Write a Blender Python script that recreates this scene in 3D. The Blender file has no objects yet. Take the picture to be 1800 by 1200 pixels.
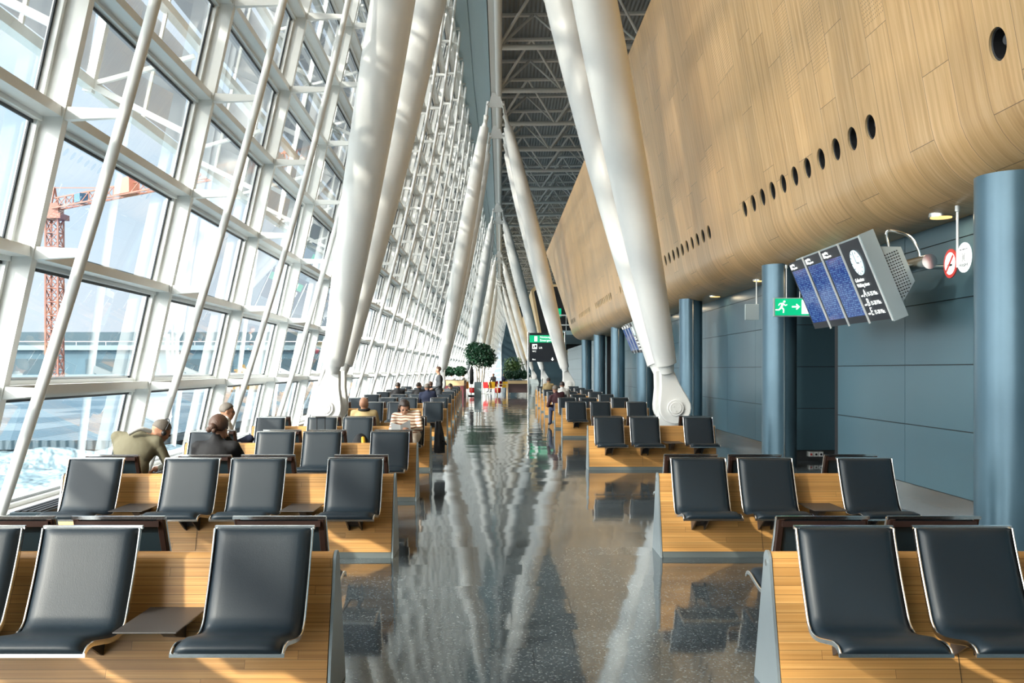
import bpy, bmesh, math, random
from mathutils import Vector, Matrix
random.seed(7)
SC = bpy.context.scene
COL = SC.collection
PI = math.pi
# ------------------------------------------------------------------ camera
cam_d = bpy.data.cameras.new('camera'); cam = bpy.data.objects.new('camera', cam_d); COL.objects.link(cam)
cam.location = (0, 0, 1.65); cam.rotation_euler = (PI/2, 0, 0)
cam_d.sensor_width = 36; cam_d.lens = 34.0; cam_d.shift_x = 10/1800; cam_d.shift_y = 50/1800
cam_d.clip_end = 3000; cam_d.clip_start = 0.05
SC.camera = cam
# ------------------------------------------------------------------ colour management
SC.view_settings.view_transform = 'Standard'; SC.view_settings.look = 'None'
SC.view_settings.exposure = 1.5; SC.view_settings.gamma = 1.0
SC.view_settings.use_curve_mapping = False
try:
    SC.cycles.max_bounces = 10; SC.cycles.diffuse_bounces = 5; SC.cycles.glossy_bounces = 5
    SC.cycles.transparent_max_bounces = 32; SC.cycles.transmission_bounces = 6
    SC.cycles.use_denoising = True; SC.cycles.sample_clamp_indirect = 6.0
    SC.cycles.caustics_reflective = False; SC.cycles.caustics_refractive = False
except Exception: pass
# ------------------------------------------------------------------ sky
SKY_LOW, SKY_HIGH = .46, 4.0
W = bpy.data.worlds.new('sky'); SC.world = W; W.use_nodes = True
nt = W.node_tree; nt.nodes.clear()
def N(t, kind, **kw):
    n = t.nodes.new(kind)
    for k, v in kw.items(): setattr(n, k, v)
    return n
o = N(nt, 'ShaderNodeOutputWorld'); bg = N(nt, 'ShaderNodeBackground'); tc = N(nt, 'ShaderNodeTexCoord')
sep = N(nt, 'ShaderNodeSeparateXYZ'); nt.links.new(tc.outputs['Generated'], sep.inputs[0])
ramp = N(nt, 'ShaderNodeValToRGB'); nt.links.new(sep.outputs['Z'], ramp.inputs[0])
cr = ramp.color_ramp; cr.elements[0].position = 0.0; cr.elements[0].color = (.64, .79, .92, 1)
cr.elements[1].position = 0.6; cr.elements[1].color = (.56, .75, .95, 1)
noi = N(nt, 'ShaderNodeTexNoise'); noi.inputs['Scale'].default_value = 3.2; noi.inputs['Detail'].default_value = 6
mp = N(nt, 'ShaderNodeMapping'); mp.inputs['Scale'].default_value = (1, 1, 2.2)
nt.links.new(tc.outputs['Generated'], mp.inputs[0]); nt.links.new(mp.outputs[0], noi.inputs['Vector'])
cr2 = N(nt, 'ShaderNodeValToRGB'); cr2.color_ramp.elements[0].position = .38; cr2.color_ramp.elements[1].position = .68
nt.links.new(noi.outputs['Fac'], cr2.inputs[0])
mx = N(nt, 'ShaderNodeMixRGB'); mx.inputs['Color2'].default_value = (.86, .92, 1.0, 1)
nt.links.new(cr2.outputs[0], mx.inputs['Fac']); nt.links.new(ramp.outputs[0], mx.inputs['Color1'])
# added fill: sky boosted and warmed around the unseen sun to brighten the hall
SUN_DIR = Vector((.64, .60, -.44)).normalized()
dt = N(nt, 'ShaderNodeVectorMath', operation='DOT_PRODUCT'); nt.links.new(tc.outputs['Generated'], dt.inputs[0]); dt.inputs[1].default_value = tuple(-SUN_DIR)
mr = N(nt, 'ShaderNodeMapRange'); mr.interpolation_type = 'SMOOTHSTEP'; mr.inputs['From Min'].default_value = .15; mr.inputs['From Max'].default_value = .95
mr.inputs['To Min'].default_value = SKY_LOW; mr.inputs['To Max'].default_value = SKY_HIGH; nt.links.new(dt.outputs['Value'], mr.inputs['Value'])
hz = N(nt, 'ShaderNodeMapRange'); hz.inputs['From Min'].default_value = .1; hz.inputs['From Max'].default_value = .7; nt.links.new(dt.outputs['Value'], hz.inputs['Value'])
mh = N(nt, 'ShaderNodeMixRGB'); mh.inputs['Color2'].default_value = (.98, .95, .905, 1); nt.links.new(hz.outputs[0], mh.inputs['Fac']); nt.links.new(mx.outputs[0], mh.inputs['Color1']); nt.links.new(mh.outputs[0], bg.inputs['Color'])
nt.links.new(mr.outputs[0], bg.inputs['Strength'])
nt.links.new(bg.outputs[0], o.inputs[0])
# ------------------------------------------------------------------ sun
sun_d = bpy.data.lights.new('sun', 'SUN'); sun = bpy.data.objects.new('sun', sun_d); COL.objects.link(sun)
sun_d.energy = 2.3; sun_d.angle = math.radians(3.0); sun_d.color = (1.0, .90, .76)
SUN_DIR = Vector((.64, .60, -.44)).normalized()
sun.rotation_euler = SUN_DIR.to_track_quat('-Z', 'Y').to_euler()
sun.location = (-30, -30, 30)

# ================================================================== helpers
def tag(o, label=None, cat=None, group=None, kind=None):
    if label: o['label'] = label
    if cat: o['category'] = cat
    if group: o['group'] = group
    if kind: o['kind'] = kind
    return o
def empty(name, loc=(0,0,0), rz=0, label=None, cat=None, group=None, kind=None):
    o = bpy.data.objects.new(name, None); o.location = loc; o.rotation_euler = (0,0,rz); o.empty_display_size = .1
    COL.objects.link(o); return tag(o, label, cat, group, kind)
def copy_tree(o, parent=None):
    c = o.copy(); COL.objects.link(c)
    if parent is not None: c.parent = parent
    for ch in list(o.children): copy_tree(ch, c)
    return c
class MB:
    """collects geometry for one mesh"""
    def __init__(s): s.v = []; s.f = []; s.m = []; s.uv = None
    def add(s, vs, fs, m=0):
        k = len(s.v); s.v += [tuple(v) for v in vs]
        for f in fs: s.f.append(tuple(i+k for i in f)); s.m.append(m)
    def box(s, x0, x1, y0, y1, z0, z1, m=0):
        s.hexa([(x0,y0,z0),(x1,y0,z0),(x1,y1,z0),(x0,y1,z0),(x0,y0,z1),(x1,y0,z1),(x1,y1,z1),(x0,y1,z1)], m)
    def hexa(s, p, m=0):
        s.add(p, [(0,3,2,1),(4,5,6,7),(0,1,5,4),(1,2,6,5),(2,3,7,6),(3,0,4,7)], m)
    def tube(s, pts, r, n=10, m=0, cap=True):
        pts = [Vector(p) for p in pts]; L = len(pts)
        rs = r if isinstance(r, (list, tuple)) else [r]*L
        ref = None; rings = []
        for i, p in enumerate(pts):
            d = (pts[min(i+1, L-1)] - pts[max(i-1, 0)])
            if d.length < 1e-9: d = Vector((0,0,1))
            d.normalize()
            if ref is None:
                ref = Vector((0,0,1)) if abs(d.z) < .9 else Vector((1,0,0))
            u = ref - d*ref.dot(d)
            if u.length < 1e-6: u = Vector((0,1,0)) - d*d.y
            u.normalize(); ref = u; w = d.cross(u)
            rings.append([p + (u*math.cos(2*PI*k/n) + w*math.sin(2*PI*k/n))*rs[i] for k in range(n)])
        vs = [v for rg in rings for v in rg]; fs = []
        for i in range(L-1):
            for k in range(n):
                a, b = i*n+k, i*n+(k+1)%n
                fs.append((a, b, b+n, a+n))
        if cap: fs.append(tuple(range(n-1, -1, -1))); fs.append(tuple((L-1)*n+k for k in range(n)))
        s.add(vs, fs, m)
    def bar(s, a, b, w, h, m=0, up=(0,0,1)):
        a = Vector(a); b = Vector(b); d = (b-a).normalized(); up = Vector(up)
        x = d.cross(up)
        if x.length < 1e-6: x = d.cross(Vector((1,0,0)))
        x.normalize(); u = x.cross(d)
        x *= w/2; u *= h/2
        s.hexa([a-x-u, a+x-u, b+x-u, b-x-u, a-x+u, a+x+u, b+x+u, b-x+u], m)
    def sweep(s, path, sec, m=0, cap=True):
        """path: list of (origin, xaxis, naxis); sec: list of (u,v) closed"""
        n = len(sec); vs = []
        for o_, xa, na in path:
            for u, v in sec: vs.append(Vector(o_) + Vector(xa)*u + Vector(na)*v)
        fs = []
        for i in range(len(path)-1):
            for k in range(n):
                a, b = i*n+k, i*n+(k+1)%n; fs.append((a, b, b+n, a+n))
        if cap: fs.append(tuple(range(n-1, -1, -1))); fs.append(tuple((len(path)-1)*n+k for k in range(n)))
        s.add(vs, fs, m)
    def prism(s, poly, axis, a, b, m=0):
        """poly 2D extruded along axis ('x': poly=(y,z); 'y': poly=(x,z); 'z': poly=(x,y))"""
        def P(p, t):
            return (t, p[0], p[1]) if axis == 'x' else ((p[0], t, p[1]) if axis == 'y' else (p[0], p[1], t))
        n = len(poly)
        vs = [P(p, a) for p in poly] + [P(p, b) for p in poly]
        fs = [tuple(range(n-1, -1, -1)), tuple(range(n, 2*n))] + [(k, (k+1)%n, (k+1)%n+n, k+n) for k in range(n)]
        s.add(vs, fs, m)
    def ball(s, c, r, m=0, nu=14, nv=9, rot=None):
        c = Vector(c); rx, ry, rz = r if isinstance(r, (tuple, list)) else (r, r, r)
        vs = []; fs = []
        for i in range(nv+1):
            t = PI*i/nv
            for k in range(nu):
                a = 2*PI*k/nu
                v = Vector((rx*math.sin(t)*math.cos(a), ry*math.sin(t)*math.sin(a), rz*math.cos(t)))
                if rot is not None: v = rot @ v
                vs.append(c+v)
        for i in range(nv):
            for k in range(nu):
                a, b = i*nu+k, i*nu+(k+1)%nu
                fs.append((a, a+nu, b+nu, b))
        s.add(vs, fs, m)
    def build(s, name, mats, parent=None, smooth=None, bevel=0, loc=None):
        me = bpy.data.meshes.new(name); me.from_pydata([tuple(v) for v in s.v], [], s.f)
        if not isinstance(mats, (list, tuple)): mats = [mats]
        for m_ in mats: me.materials.append(m_)
        me.polygons.foreach_set('material_index', s.m)
        bm = bmesh.new(); bm.from_mesh(me)
        if bevel or smooth is None or smooth is not False:
            bmesh.ops.remove_doubles(bm, verts=bm.verts, dist=1e-5)
        bmesh.ops.recalc_face_normals(bm, faces=bm.faces)
        bm.to_mesh(me); bm.free()
        if smooth:
            for p in me.polygons: p.use_smooth = True
            try: me.set_sharp_from_angle(angle=math.radians(smooth if smooth > 1 else 40))
            except Exception: pass
        o = bpy.data.objects.new(name, me); COL.objects.link(o)
        if parent is not None: o.parent = parent
        if loc: o.location = loc
        if bevel:
            b = o.modifiers.new('bevel', 'BEVEL'); b.width = bevel; b.segments = 2; b.limit_method = 'ANGLE'; b.harden_normals = False
        return o
def smoothpath(p, n=4):
    out = []
    for i in range(len(p)-1):
        p0 = p[max(i-1,0)]; p1 = p[i]; p2 = p[i+1]; p3 = p[min(i+2, len(p)-1)]
        for k in range(n):
            t = k/n
            out.append(tuple(.5*((2*b)+(-a+c)*t+(2*a-5*b+4*c-d)*t*t+(-a+3*b-3*c+d)*t**3) for a,b,c,d in zip(p0,p1,p2,p3)))
    out.append(tuple(p[-1])); return out
def text(name, s, size, loc, rot, m, parent=None, ext=.002, align='LEFT', scale=None):
    c = bpy.data.curves.new(name, 'FONT'); c.body = s; c.size = size; c.extrude = ext; c.align_x = align; c.align_y = 'CENTER'
    c.materials.append(m); o = bpy.data.objects.new(name, c); o.location = loc
    if isinstance(rot, Matrix): o.rotation_euler = rot.to_euler()
    else: o.rotation_euler = rot
    if scale: o.scale = scale
    COL.objects.link(o)
    if parent is not None: o.parent = parent
    return o
ORD = ['zeroth','first','second','third','fourth','fifth','sixth','seventh','eighth','ninth','tenth','eleventh','twelfth','thirteenth','fourteenth','fifteenth','sixteenth']

# ================================================================== materials
def newmat(name):
    m = bpy.data.materials.new(name); m.use_nodes = True
    t = m.node_tree; b = t.nodes['Principled BSDF']
    return m, t, b
def mat(name, col, rough=.5, metal=0, noise=0, nscale=8, bump=0, bscale=60, emit=None, estr=1, spec=None, coat=0, sheen=0):
    m, t, b = newmat(name)
    b.inputs['Base Color'].default_value = (*col, 1); b.inputs['Roughness'].default_value = rough; b.inputs['Metallic'].default_value = metal
    if spec is not None: b.inputs['Specular IOR Level'].default_value = spec
    if coat: b.inputs['Coat Weight'].default_value = coat; b.inputs['Coat Roughness'].default_value = .1
    if sheen: b.inputs['Sheen Weight'].default_value = sheen
    tc = N(t, 'ShaderNodeTexCoord')
    n = N(t, 'ShaderNodeTexNoise'); n.inputs['Scale'].default_value = nscale; n.inputs['Detail'].default_value = 4
    t.links.new(tc.outputs['Object'], n.inputs['Vector'])
    mx = N(t, 'ShaderNodeMixRGB', blend_type='MULTIPLY'); mx.inputs['Fac'].default_value = 1
    r = N(t, 'ShaderNodeMapRange'); k = noise if noise else .04
    r.inputs['To Min'].default_value = 1-k; r.inputs['To Max'].default_value = 1+k
    t.links.new(n.outputs['Fac'], r.inputs['Value'])
    mx.inputs['Color1'].default_value = (*col, 1); t.links.new(r.outputs[0], mx.inputs['Color2']); t.links.new(mx.outputs[0], b.inputs['Base Color'])
    if bump:
        n2 = N(t, 'ShaderNodeTexNoise'); n2.inputs['Scale'].default_value = bscale; t.links.new(tc.outputs['Object'], n2.inputs['Vector'])
        bp = N(t, 'ShaderNodeBump'); bp.inputs['Strength'].default_value = bump; bp.inputs['Distance'].default_value = .01 if bscale > 4 else .25
        t.links.new(n2.outputs['Fac'], bp.inputs['Height']); t.links.new(bp.outputs[0], b.inputs['Normal'])
    if emit:
        b.inputs['Emission Color'].default_value = (*emit, 1); b.inputs['Emission Strength'].default_value = estr
    return m
M = {}
M['white'] = mat('white_paint', (.80,.82,.81), .32, noise=.03)
M['white_col'] = mat('white_column_paint', (.82,.82,.80), .38, noise=.02, bump=.05, bscale=90)
M['gasket'] = mat('black_gasket', (.02,.03,.04), .5)
M['steel'] = mat('brushed_steel', (.62,.62,.60), .25, 1, noise=.06, nscale=30)
M['chrome'] = mat('polished_aluminium', (.85,.85,.84), .16, 1)
M['dgrey'] = mat('dark_grey_metal', (.045,.045,.05), .4, .3)
M['leather'] = mat('black_leather', (.007,.015,.023), .44, bump=.08, bscale=260, noise=.08, spec=.42)
M['backglass'] = mat('glossy_back_shell', (.02,.035,.045), .25, .0, spec=.6)
M['brownfr'] = mat('dark_bronze_back', (.06,.035,.03), .3, .5)
M['tray'] = mat('dark_tray', (.05,.045,.043), .45, .2)
M['panelgrey'] = mat('bench_end_grey', (.36,.42,.45), .35, .6)
M['plinth'] = mat('plinth_metal', (.40,.46,.46), .3, .7)
M['black'] = mat('black_matte', (.012,.012,.014), .5)
M['bluecol'] = mat('blue_grey_steel_paint', (.085,.155,.205), .28, .35, noise=.04)
M['teal'] = mat('teal_grey_panel', (.30,.42,.46), .45, .1, noise=.03)
M['deck'] = mat('roof_deck_grey', (.3,.32,.33), .6)
M['truss'] = mat('truss_paint', (.78,.79,.77), .4)
M['green'] = mat('sign_green', (.0,.30,.13), .35, emit=(.0,.34,.15), estr=.45)
M['signwhite'] = mat('sign_white', (.88,.9,.88), .4, emit=(.9,.95,.92), estr=.5)
M['red'] = mat('red_enamel', (.55,.02,.02), .35)
M['yellow'] = mat('yellow_shell', (.75,.42,.02), .4)
M['cream'] = mat('cream_wood', (.72,.52,.28), .4, noise=.08)
M['plum'] = mat('plum_panel', (.16,.035,.045), .4)
M['dplum'] = mat('dark_brown_panel', (.06,.035,.035), .4)
M['skin'] = mat('skin', (.50,.27,.18), .5, noise=.08)
M['skin_tan'] = mat('tanned_skin', (.46,.23,.14), .5, noise=.08)
M['hair_dark'] = mat('dark_hair', (.035,.022,.018), .45, bump=.5, bscale=120)
M['hair_grey'] = mat('grey_hair', (.16,.14,.12), .6, bump=.4, bscale=140)
M['hair_brown'] = mat('brown_hair', (.09,.045,.03), .45, bump=.5, bscale=120)
M['olive'] = mat('olive_jacket', (.17,.155,.10), .8, noise=.15, nscale=6, bump=.5, bscale=18)
M['blackcloth'] = mat('black_cloth', (.006,.006,.008), .8, bump=.4, bscale=25)
M['whitecloth'] = mat('white_shirt', (.72,.72,.70), .8, bump=.4, bscale=20)
M['tancloth'] = mat('tan_jacket', (.36,.27,.13), .8, noise=.1, bump=.4, bscale=18)
M['navycloth'] = mat('navy_cloth', (.02,.028,.065), .8, bump=.3, bscale=20)
M['greysuit'] = mat('grey_suit', (.055,.062,.072), .8, bump=.3, bscale=20)
M['beige'] = mat('beige_trousers', (.45,.38,.30), .8, bump=.4, bscale=20)
M['trunk'] = mat('tree_bark', (.42,.33,.24), .8, noise=.2)
M['leafd'] = mat('dark_leaf', (.018,.075,.035), .4, noise=.5, nscale=5)
M['leafl'] = mat('light_leaf', (.09,.17,.05), .45, noise=.5, nscale=5)
M['soil'] = mat('soil', (.03,.02,.015), .9)
M['paper'] = mat('paper', (.82,.82,.80), .7)
M['crane'] = mat('crane_orange', (.21,.075,.05), .5, noise=.1)
M['cranered'] = mat('crane_red_box', (.40,.12,.08), .5)
M['craneblue'] = mat('crane_blue', (.03,.10,.18), .5)
M['hangar'] = mat('hangar_blue_grey', (.045,.10,.135), .6, noise=.08, nscale=.1)
M['hangar2'] = mat('hangar_light_band', (.16,.23,.26), .6)
M['hangar3'] = mat('hangar_dark', (.022,.055,.075), .6)
M['tarp'] = mat('plastic_sheet', (.17,.25,.29), .25, noise=.5, nscale=1.6, spec=.8, bump=.9, bscale=3.5)
M['concrete'] = mat('concrete', (.50,.54,.55), .8, noise=.08, nscale=3)
M['whitesill'] = mat('white_sill', (.78,.81,.82), .5)
M['darkbox'] = mat('convector_dark', (.03,.05,.065), .4, .2)
M['lampglow'] = mat('downlight_glow', (.9,.7,.4), .4, emit=(1,.62,.22), estr=.55)
M['clockface'] = mat('clock_face', (.62,.78,.82), .4, emit=(.55,.75,.8), estr=.45)
M['silver'] = mat('silver_housing', (.42,.49,.51), .4, .25)
M['whitecurtain'] = mat('bright_wall', (.75,.78,.78), .6)
M['signdark'] = mat('sign_dark', (.02,.025,.035), .35)
M['redring'] = mat('red_ring', (.62,.05,.04), .4)

# striped sweater
m, t, b = newmat('striped_sweater'); M['stripe'] = m
tc = N(t,'ShaderNodeTexCoord'); w = N(t,'ShaderNodeTexWave', bands_direction='Z'); w.inputs['Scale'].default_value = 6.5; w.inputs['Distortion'].default_value = 3.5; w.inputs['Detail'].default_value = 1
t.links.new(tc.outputs['Object'], w.inputs['Vector']); r = N(t,'ShaderNodeValToRGB'); r.color_ramp.interpolation = 'CONSTANT'
e = r.color_ramp.elements; e[0].color = (.72,.62,.50,1); e[1].position = .62; e[1].color = (.72,.60,.48,1)
x = e.new(.74); x.color = (.16,.03,.02,1); x = e.new(.9); x.color = (.30,.12,.05,1)
t.links.new(w.outputs['Fac'], r.inputs[0]); t.links.new(r.outputs[0], b.inputs['Base Color']); b.inputs['Roughness'].default_value = .85

def math_n(t, op, a, b=None, clamp=False):
    n = N(t, 'ShaderNodeMath', operation=op); n.use_clamp = clamp
    for i, v in enumerate((a, b)):
        if v is None: continue
        if isinstance(v, (int, float)): n.inputs[i].default_value = v
        else: t.links.new(v, n.inputs[i])
    return n.outputs[0]
# polished granite floor
def floor_mat():
    m, t, b = newmat('polished_granite_tiles')
    tc = N(t,'ShaderNodeTexCoord'); s = N(t,'ShaderNodeSeparateXYZ'); t.links.new(tc.outputs['Object'], s.inputs[0])
    X, Y = s.outputs['X'], s.outputs['Y']
    ry = math_n(t,'DIVIDE', Y, .41); row = math_n(t,'FLOOR', ry)
    wn = N(t,'ShaderNodeTexWhiteNoise', noise_dimensions='1D'); t.links.new(row, wn.inputs['W'])
    rx = math_n(t,'ADD', math_n(t,'DIVIDE', X, .78), wn.outputs['Value']); cell = math_n(t,'FLOOR', rx)
    fx = math_n(t,'FRACT', rx); fy = math_n(t,'FRACT', ry)
    ex = math_n(t,'MULTIPLY', math_n(t,'MINIMUM', fx, math_n(t,'SUBTRACT', 1, fx)), .78)
    ey = math_n(t,'MULTIPLY', math_n(t,'MINIMUM', fy, math_n(t,'SUBTRACT', 1, fy)), .41)
    edge = math_n(t,'MINIMUM', ex, ey); joint = math_n(t,'LESS_THAN', edge, .0028)
    cv = N(t,'ShaderNodeCombineXYZ'); t.links.new(cell, cv.inputs[0]); t.links.new(row, cv.inputs[1])
    w2 = N(t,'ShaderNodeTexWhiteNoise', noise_dimensions='3D'); t.links.new(cv.outputs[0], w2.inputs['Vector'])
    # colour
    vo = N(t,'ShaderNodeTexVoronoi'); vo.inputs['Scale'].default_value = 110; t.links.new(tc.outputs['Object'], vo.inputs['Vector'])
    sp = N(t,'ShaderNodeSeparateColor'); t.links.new(vo.outputs['Color'], sp.inputs[0])
    rr = N(t,'ShaderNodeValToRGB'); e = rr.color_ramp.elements
    e[0].position = 0; e[0].color = (.030,.038,.046,1); e[1].position = 1; e[1].color = (.22,.25,.26,1)
    x = e.new(.55); x.color = (.055,.070,.080,1); x = e.new(.88); x.color = (.085,.10,.11,1)
    t.links.new(sp.outputs[0], rr.inputs[0])
    tn = N(t,'ShaderNodeMixRGB', blend_type='MULTIPLY'); tn.inputs['Fac'].default_value = 1; t.links.new(rr.outputs[0], tn.inputs['Color1'])
    mr = N(t,'ShaderNodeMapRange'); mr.inputs['To Min'].default_value = .85; mr.inputs['To Max'].default_value = 1.15
    t.links.new(w2.outputs['Value'], mr.inputs['Value']); t.links.new(mr.outputs[0], tn.inputs['Color2'])
    jm = N(t,'ShaderNodeMixRGB'); t.links.new(joint, jm.inputs['Fac']); t.links.new(tn.outputs[0], jm.inputs['Color1']); jm.inputs['Color2'].default_value = (.015,.018,.02,1)
    t.links.new(jm.outputs[0], b.inputs['Base Color'])
    # per-tile tilt
    ge = N(t,'ShaderNodeNewGeometry')
    sb = N(t,'ShaderNodeVectorMath', operation='SUBTRACT'); t.links.new(w2.outputs['Color'], sb.inputs[0]); sb.inputs[1].default_value = (.5,.5,.5)
    sc = N(t,'ShaderNodeVectorMath', operation='MULTIPLY'); t.links.new(sb.outputs[0], sc.inputs[0]); sc.inputs[1].default_value = (.016,.010,0)
    n3 = N(t,'ShaderNodeTexNoise'); n3.inputs['Scale'].default_value = 5; t.links.new(tc.outputs['Object'], n3.inputs['Vector'])
    sb2 = N(t,'ShaderNodeVectorMath', operation='SUBTRACT'); t.links.new(n3.outputs['Color'], sb2.inputs[0]); sb2.inputs[1].default_value = (.5,.5,.5)
    sc2 = N(t,'ShaderNodeVectorMath', operation='MULTIPLY'); t.links.new(sb2.outputs[0], sc2.inputs[0]); sc2.inputs[1].default_value = (.006,.006,0)
    ad = N(t,'ShaderNodeVectorMath', operation='ADD'); t.links.new(ge.outputs['Normal'], ad.inputs[0]); t.links.new(sc.outputs[0], ad.inputs[1])
    ad2 = N(t,'ShaderNodeVectorMath', operation='ADD'); t.links.new(ad.outputs[0], ad2.inputs[0]); t.links.new(sc2.outputs[0], ad2.inputs[1])
    nm = N(t,'ShaderNodeVectorMath', operation='NORMALIZE'); t.links.new(ad2.outputs[0], nm.inputs[0]); t.links.new(nm.outputs[0], b.inputs['Normal'])
    b.inputs['Roughness'].default_value = .06; b.inputs['IOR'].default_value = 2.0; b.inputs['Specular IOR Level'].default_value = .6; b.inputs['Specular Tint'].default_value = (.80,.94,1,1)
    return m
M['floor'] = floor_mat()

def wood_mat(name, c1, c2, c3, plank_u, plank_v, seam, mode, rough=.38, spec=.4, perf=False, seamw=.0035):
    """plank_u = plank length along grain, plank_v = plank width; mode 'uv' (u=grain) or 'obj' (x = grain, z = across)"""
    m, t, b = newmat(name)
    tc = N(t,'ShaderNodeTexCoord'); s = N(t,'ShaderNodeSeparateXYZ')
    t.links.new(tc.outputs['UV' if mode == 'uv' else 'Object'], s.inputs[0])
    U = s.outputs['X']; V = s.outputs['Y'] if mode == 'uv' else s.outputs['Z']
    rv = math_n(t,'DIVIDE', V, plank_v); row = math_n(t,'FLOOR', rv)
    wn = N(t,'ShaderNodeTexWhiteNoise', noise_dimensions='1D'); t.links.new(row, wn.inputs['W'])
    ru = math_n(t,'ADD', math_n(t,'DIVIDE', U, plank_u), math_n(t,'MULTIPLY', wn.outputs['Value'], 7.0)); cell = math_n(t,'FLOOR', ru)
    fu = math_n(t,'FRACT', ru); fv = math_n(t,'FRACT', rv)
    eu = math_n(t,'MULTIPLY', math_n(t,'MINIMUM', fu, math_n(t,'SUBTRACT',1,fu)), plank_u)
    ev = math_n(t,'MULTIPLY', math_n(t,'MINIMUM', fv, math_n(t,'SUBTRACT',1,fv)), plank_v)
    jo = math_n(t,'LESS_THAN', math_n(t,'MINIMUM', eu, ev), seamw)
    cv = N(t,'ShaderNodeCombineXYZ'); t.links.new(cell, cv.inputs[0]); t.links.new(row, cv.inputs[1])
    w2 = N(t,'ShaderNodeTexWhiteNoise', noise_dimensions='3D'); t.links.new(cv.outputs[0], w2.inputs['Vector'])
    # grain
    gv = N(t,'ShaderNodeCombineXYZ'); t.links.new(math_n(t,'ADD', math_n(t,'MULTIPLY', U, .35), math_n(t,'MULTIPLY', w2.outputs['Value'], 37)), gv.inputs[0]); t.links.new(math_n(t,'MULTIPLY', V, 9.0 if mode=='uv' else 40.0), gv.inputs[1])
    n1 = N(t,'ShaderNodeTexNoise'); n1.inputs['Scale'].default_value = 1.6; n1.inputs['Detail'].default_value = 6; n1.inputs['Roughness'].default_value = .65; n1.inputs['Distortion'].default_value = .3
    t.links.new(gv.outputs[0], n1.inputs['Vector'])
    rr = N(t,'ShaderNodeValToRGB'); e = rr.color_ramp.elements
    e[0].position = .28; e[0].color = (*c1,1); e[1].position = .72; e[1].color = (*c3,1); x = e.new(.5); x.color = (*c2,1)
    t.links.new(n1.outputs['Fac'], rr.inputs[0])
    mr = N(t,'ShaderNodeMapRange'); mr.inputs['To Min'].default_value = 1-seam; mr.inputs['To Max'].default_value = 1+seam
    t.links.new(w2.outputs['Value'], mr.inputs['Value'])
    mu = N(t,'ShaderNodeMixRGB', blend_type='MULTIPLY'); mu.inputs['Fac'].default_value = 1; t.links.new(rr.outputs[0], mu.inputs['Color1']); t.links.new(mr.outputs[0], mu.inputs['Color2'])
    col = mu.outputs[0]
    if perf:
        # perforated acoustic panels: some planks carry fine dots
        sel = math_n(t,'MULTIPLY', math_n(t,'GREATER_THAN', w2.outputs['Value'], .6), math_n(t,'GREATER_THAN', U, 1.4))
        du = math_n(t,'SUBTRACT', math_n(t,'FRACT', math_n(t,'DIVIDE', U, .045)), .5); dv = math_n(t,'SUBTRACT', math_n(t,'FRACT', math_n(t,'DIVIDE', V, .045)), .5)
        d = math_n(t,'ADD', math_n(t,'MULTIPLY', du, du), math_n(t,'MULTIPLY', dv, dv)); dot = math_n(t,'MULTIPLY', math_n(t,'LESS_THAN', d, .035), sel)
        pm = N(t,'ShaderNodeMixRGB'); t.links.new(math_n(t,'MULTIPLY', dot, .75), pm.inputs['Fac']); t.links.new(col, pm.inputs['Color1']); pm.inputs['Color2'].default_value = (.10,.06,.03,1); col = pm.outputs[0]
    jm = N(t,'ShaderNodeMixRGB'); t.links.new(math_n(t,'MULTIPLY', jo, .8), jm.inputs['Fac']); t.links.new(col, jm.inputs['Color1']); jm.inputs['Color2'].default_value = (.06,.03,.012,1)
    t.links.new(jm.outputs[0], b.inputs['Base Color']); b.inputs['Roughness'].default_value = rough; b.inputs['Specular IOR Level'].default_value = spec
    return m
M['wall_wood'] = wood_mat('larch_veneer_cladding', (.46,.26,.105), (.62,.385,.175), (.74,.50,.27), 2.1, .56, .10, 'uv', .33, .45, perf=True)
M['bench_wood'] = wood_mat('larch_bench_strips', (.44,.205,.058), (.59,.305,.095), (.70,.41,.155), 1.3, .043, .14, 'obj', .34, .45, seamw=.0009)

def glass_mat(name, tint=(.93,.97,.98), refl=1.0):
    m = bpy.data.materials.new(name); m.use_nodes = True; t = m.node_tree; t.nodes.clear()
    o = N(t,'ShaderNodeOutputMaterial'); tr = N(t,'ShaderNodeBsdfTransparent'); tr.inputs[0].default_value = (*tint,1)
    gl = N(t,'ShaderNodeBsdfGlossy'); gl.inputs['Roughness'].default_value = .01; gl.inputs[0].default_value = (1,1,1,1)
    ge = N(t,'ShaderNodeNewGeometry'); dp = N(t,'ShaderNodeVectorMath', operation='DOT_PRODUCT'); t.links.new(ge.outputs['Normal'], dp.inputs[0]); t.links.new(ge.outputs['Incoming'], dp.inputs[1])
    c = math_n(t,'ABSOLUTE', dp.outputs['Value']); f5 = math_n(t,'POWER', math_n(t,'SUBTRACT', 1, c), 5.0)
    mu = math_n(t,'MULTIPLY', math_n(t,'ADD', math_n(t,'MULTIPLY', f5, .93), .045), refl, True)
    mx = N(t,'ShaderNodeMixShader'); t.links.new(mu, mx.inputs[0]); t.links.new(tr.outputs[0], mx.inputs[1]); t.links.new(gl.outputs[0], mx.inputs[2]); t.links.new(mx.outputs[0], o.inputs[0])
    return m
M['glass'] = glass_mat('facade_glass', (.90,.955,.97), 1.5)
def mesh_fabric():
    m = bpy.data.materials.new('grey_perforated_shade'); m.use_nodes = True; t = m.node_tree; b = t.nodes['Principled BSDF']
    b.inputs['Base Color'].default_value = (.40,.40,.41,1); b.inputs['Roughness'].default_value = .6
    tr = N(t,'ShaderNodeBsdfTransparent'); mx = N(t,'ShaderNodeMixShader'); mx.inputs[0].default_value = .74
    o = t.nodes['Material Output']; t.links.new(tr.outputs[0], mx.inputs[1]); t.links.new(b.outputs[0], mx.inputs[2]); t.links.new(mx.outputs[0], o.inputs[0])
    return m
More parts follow.
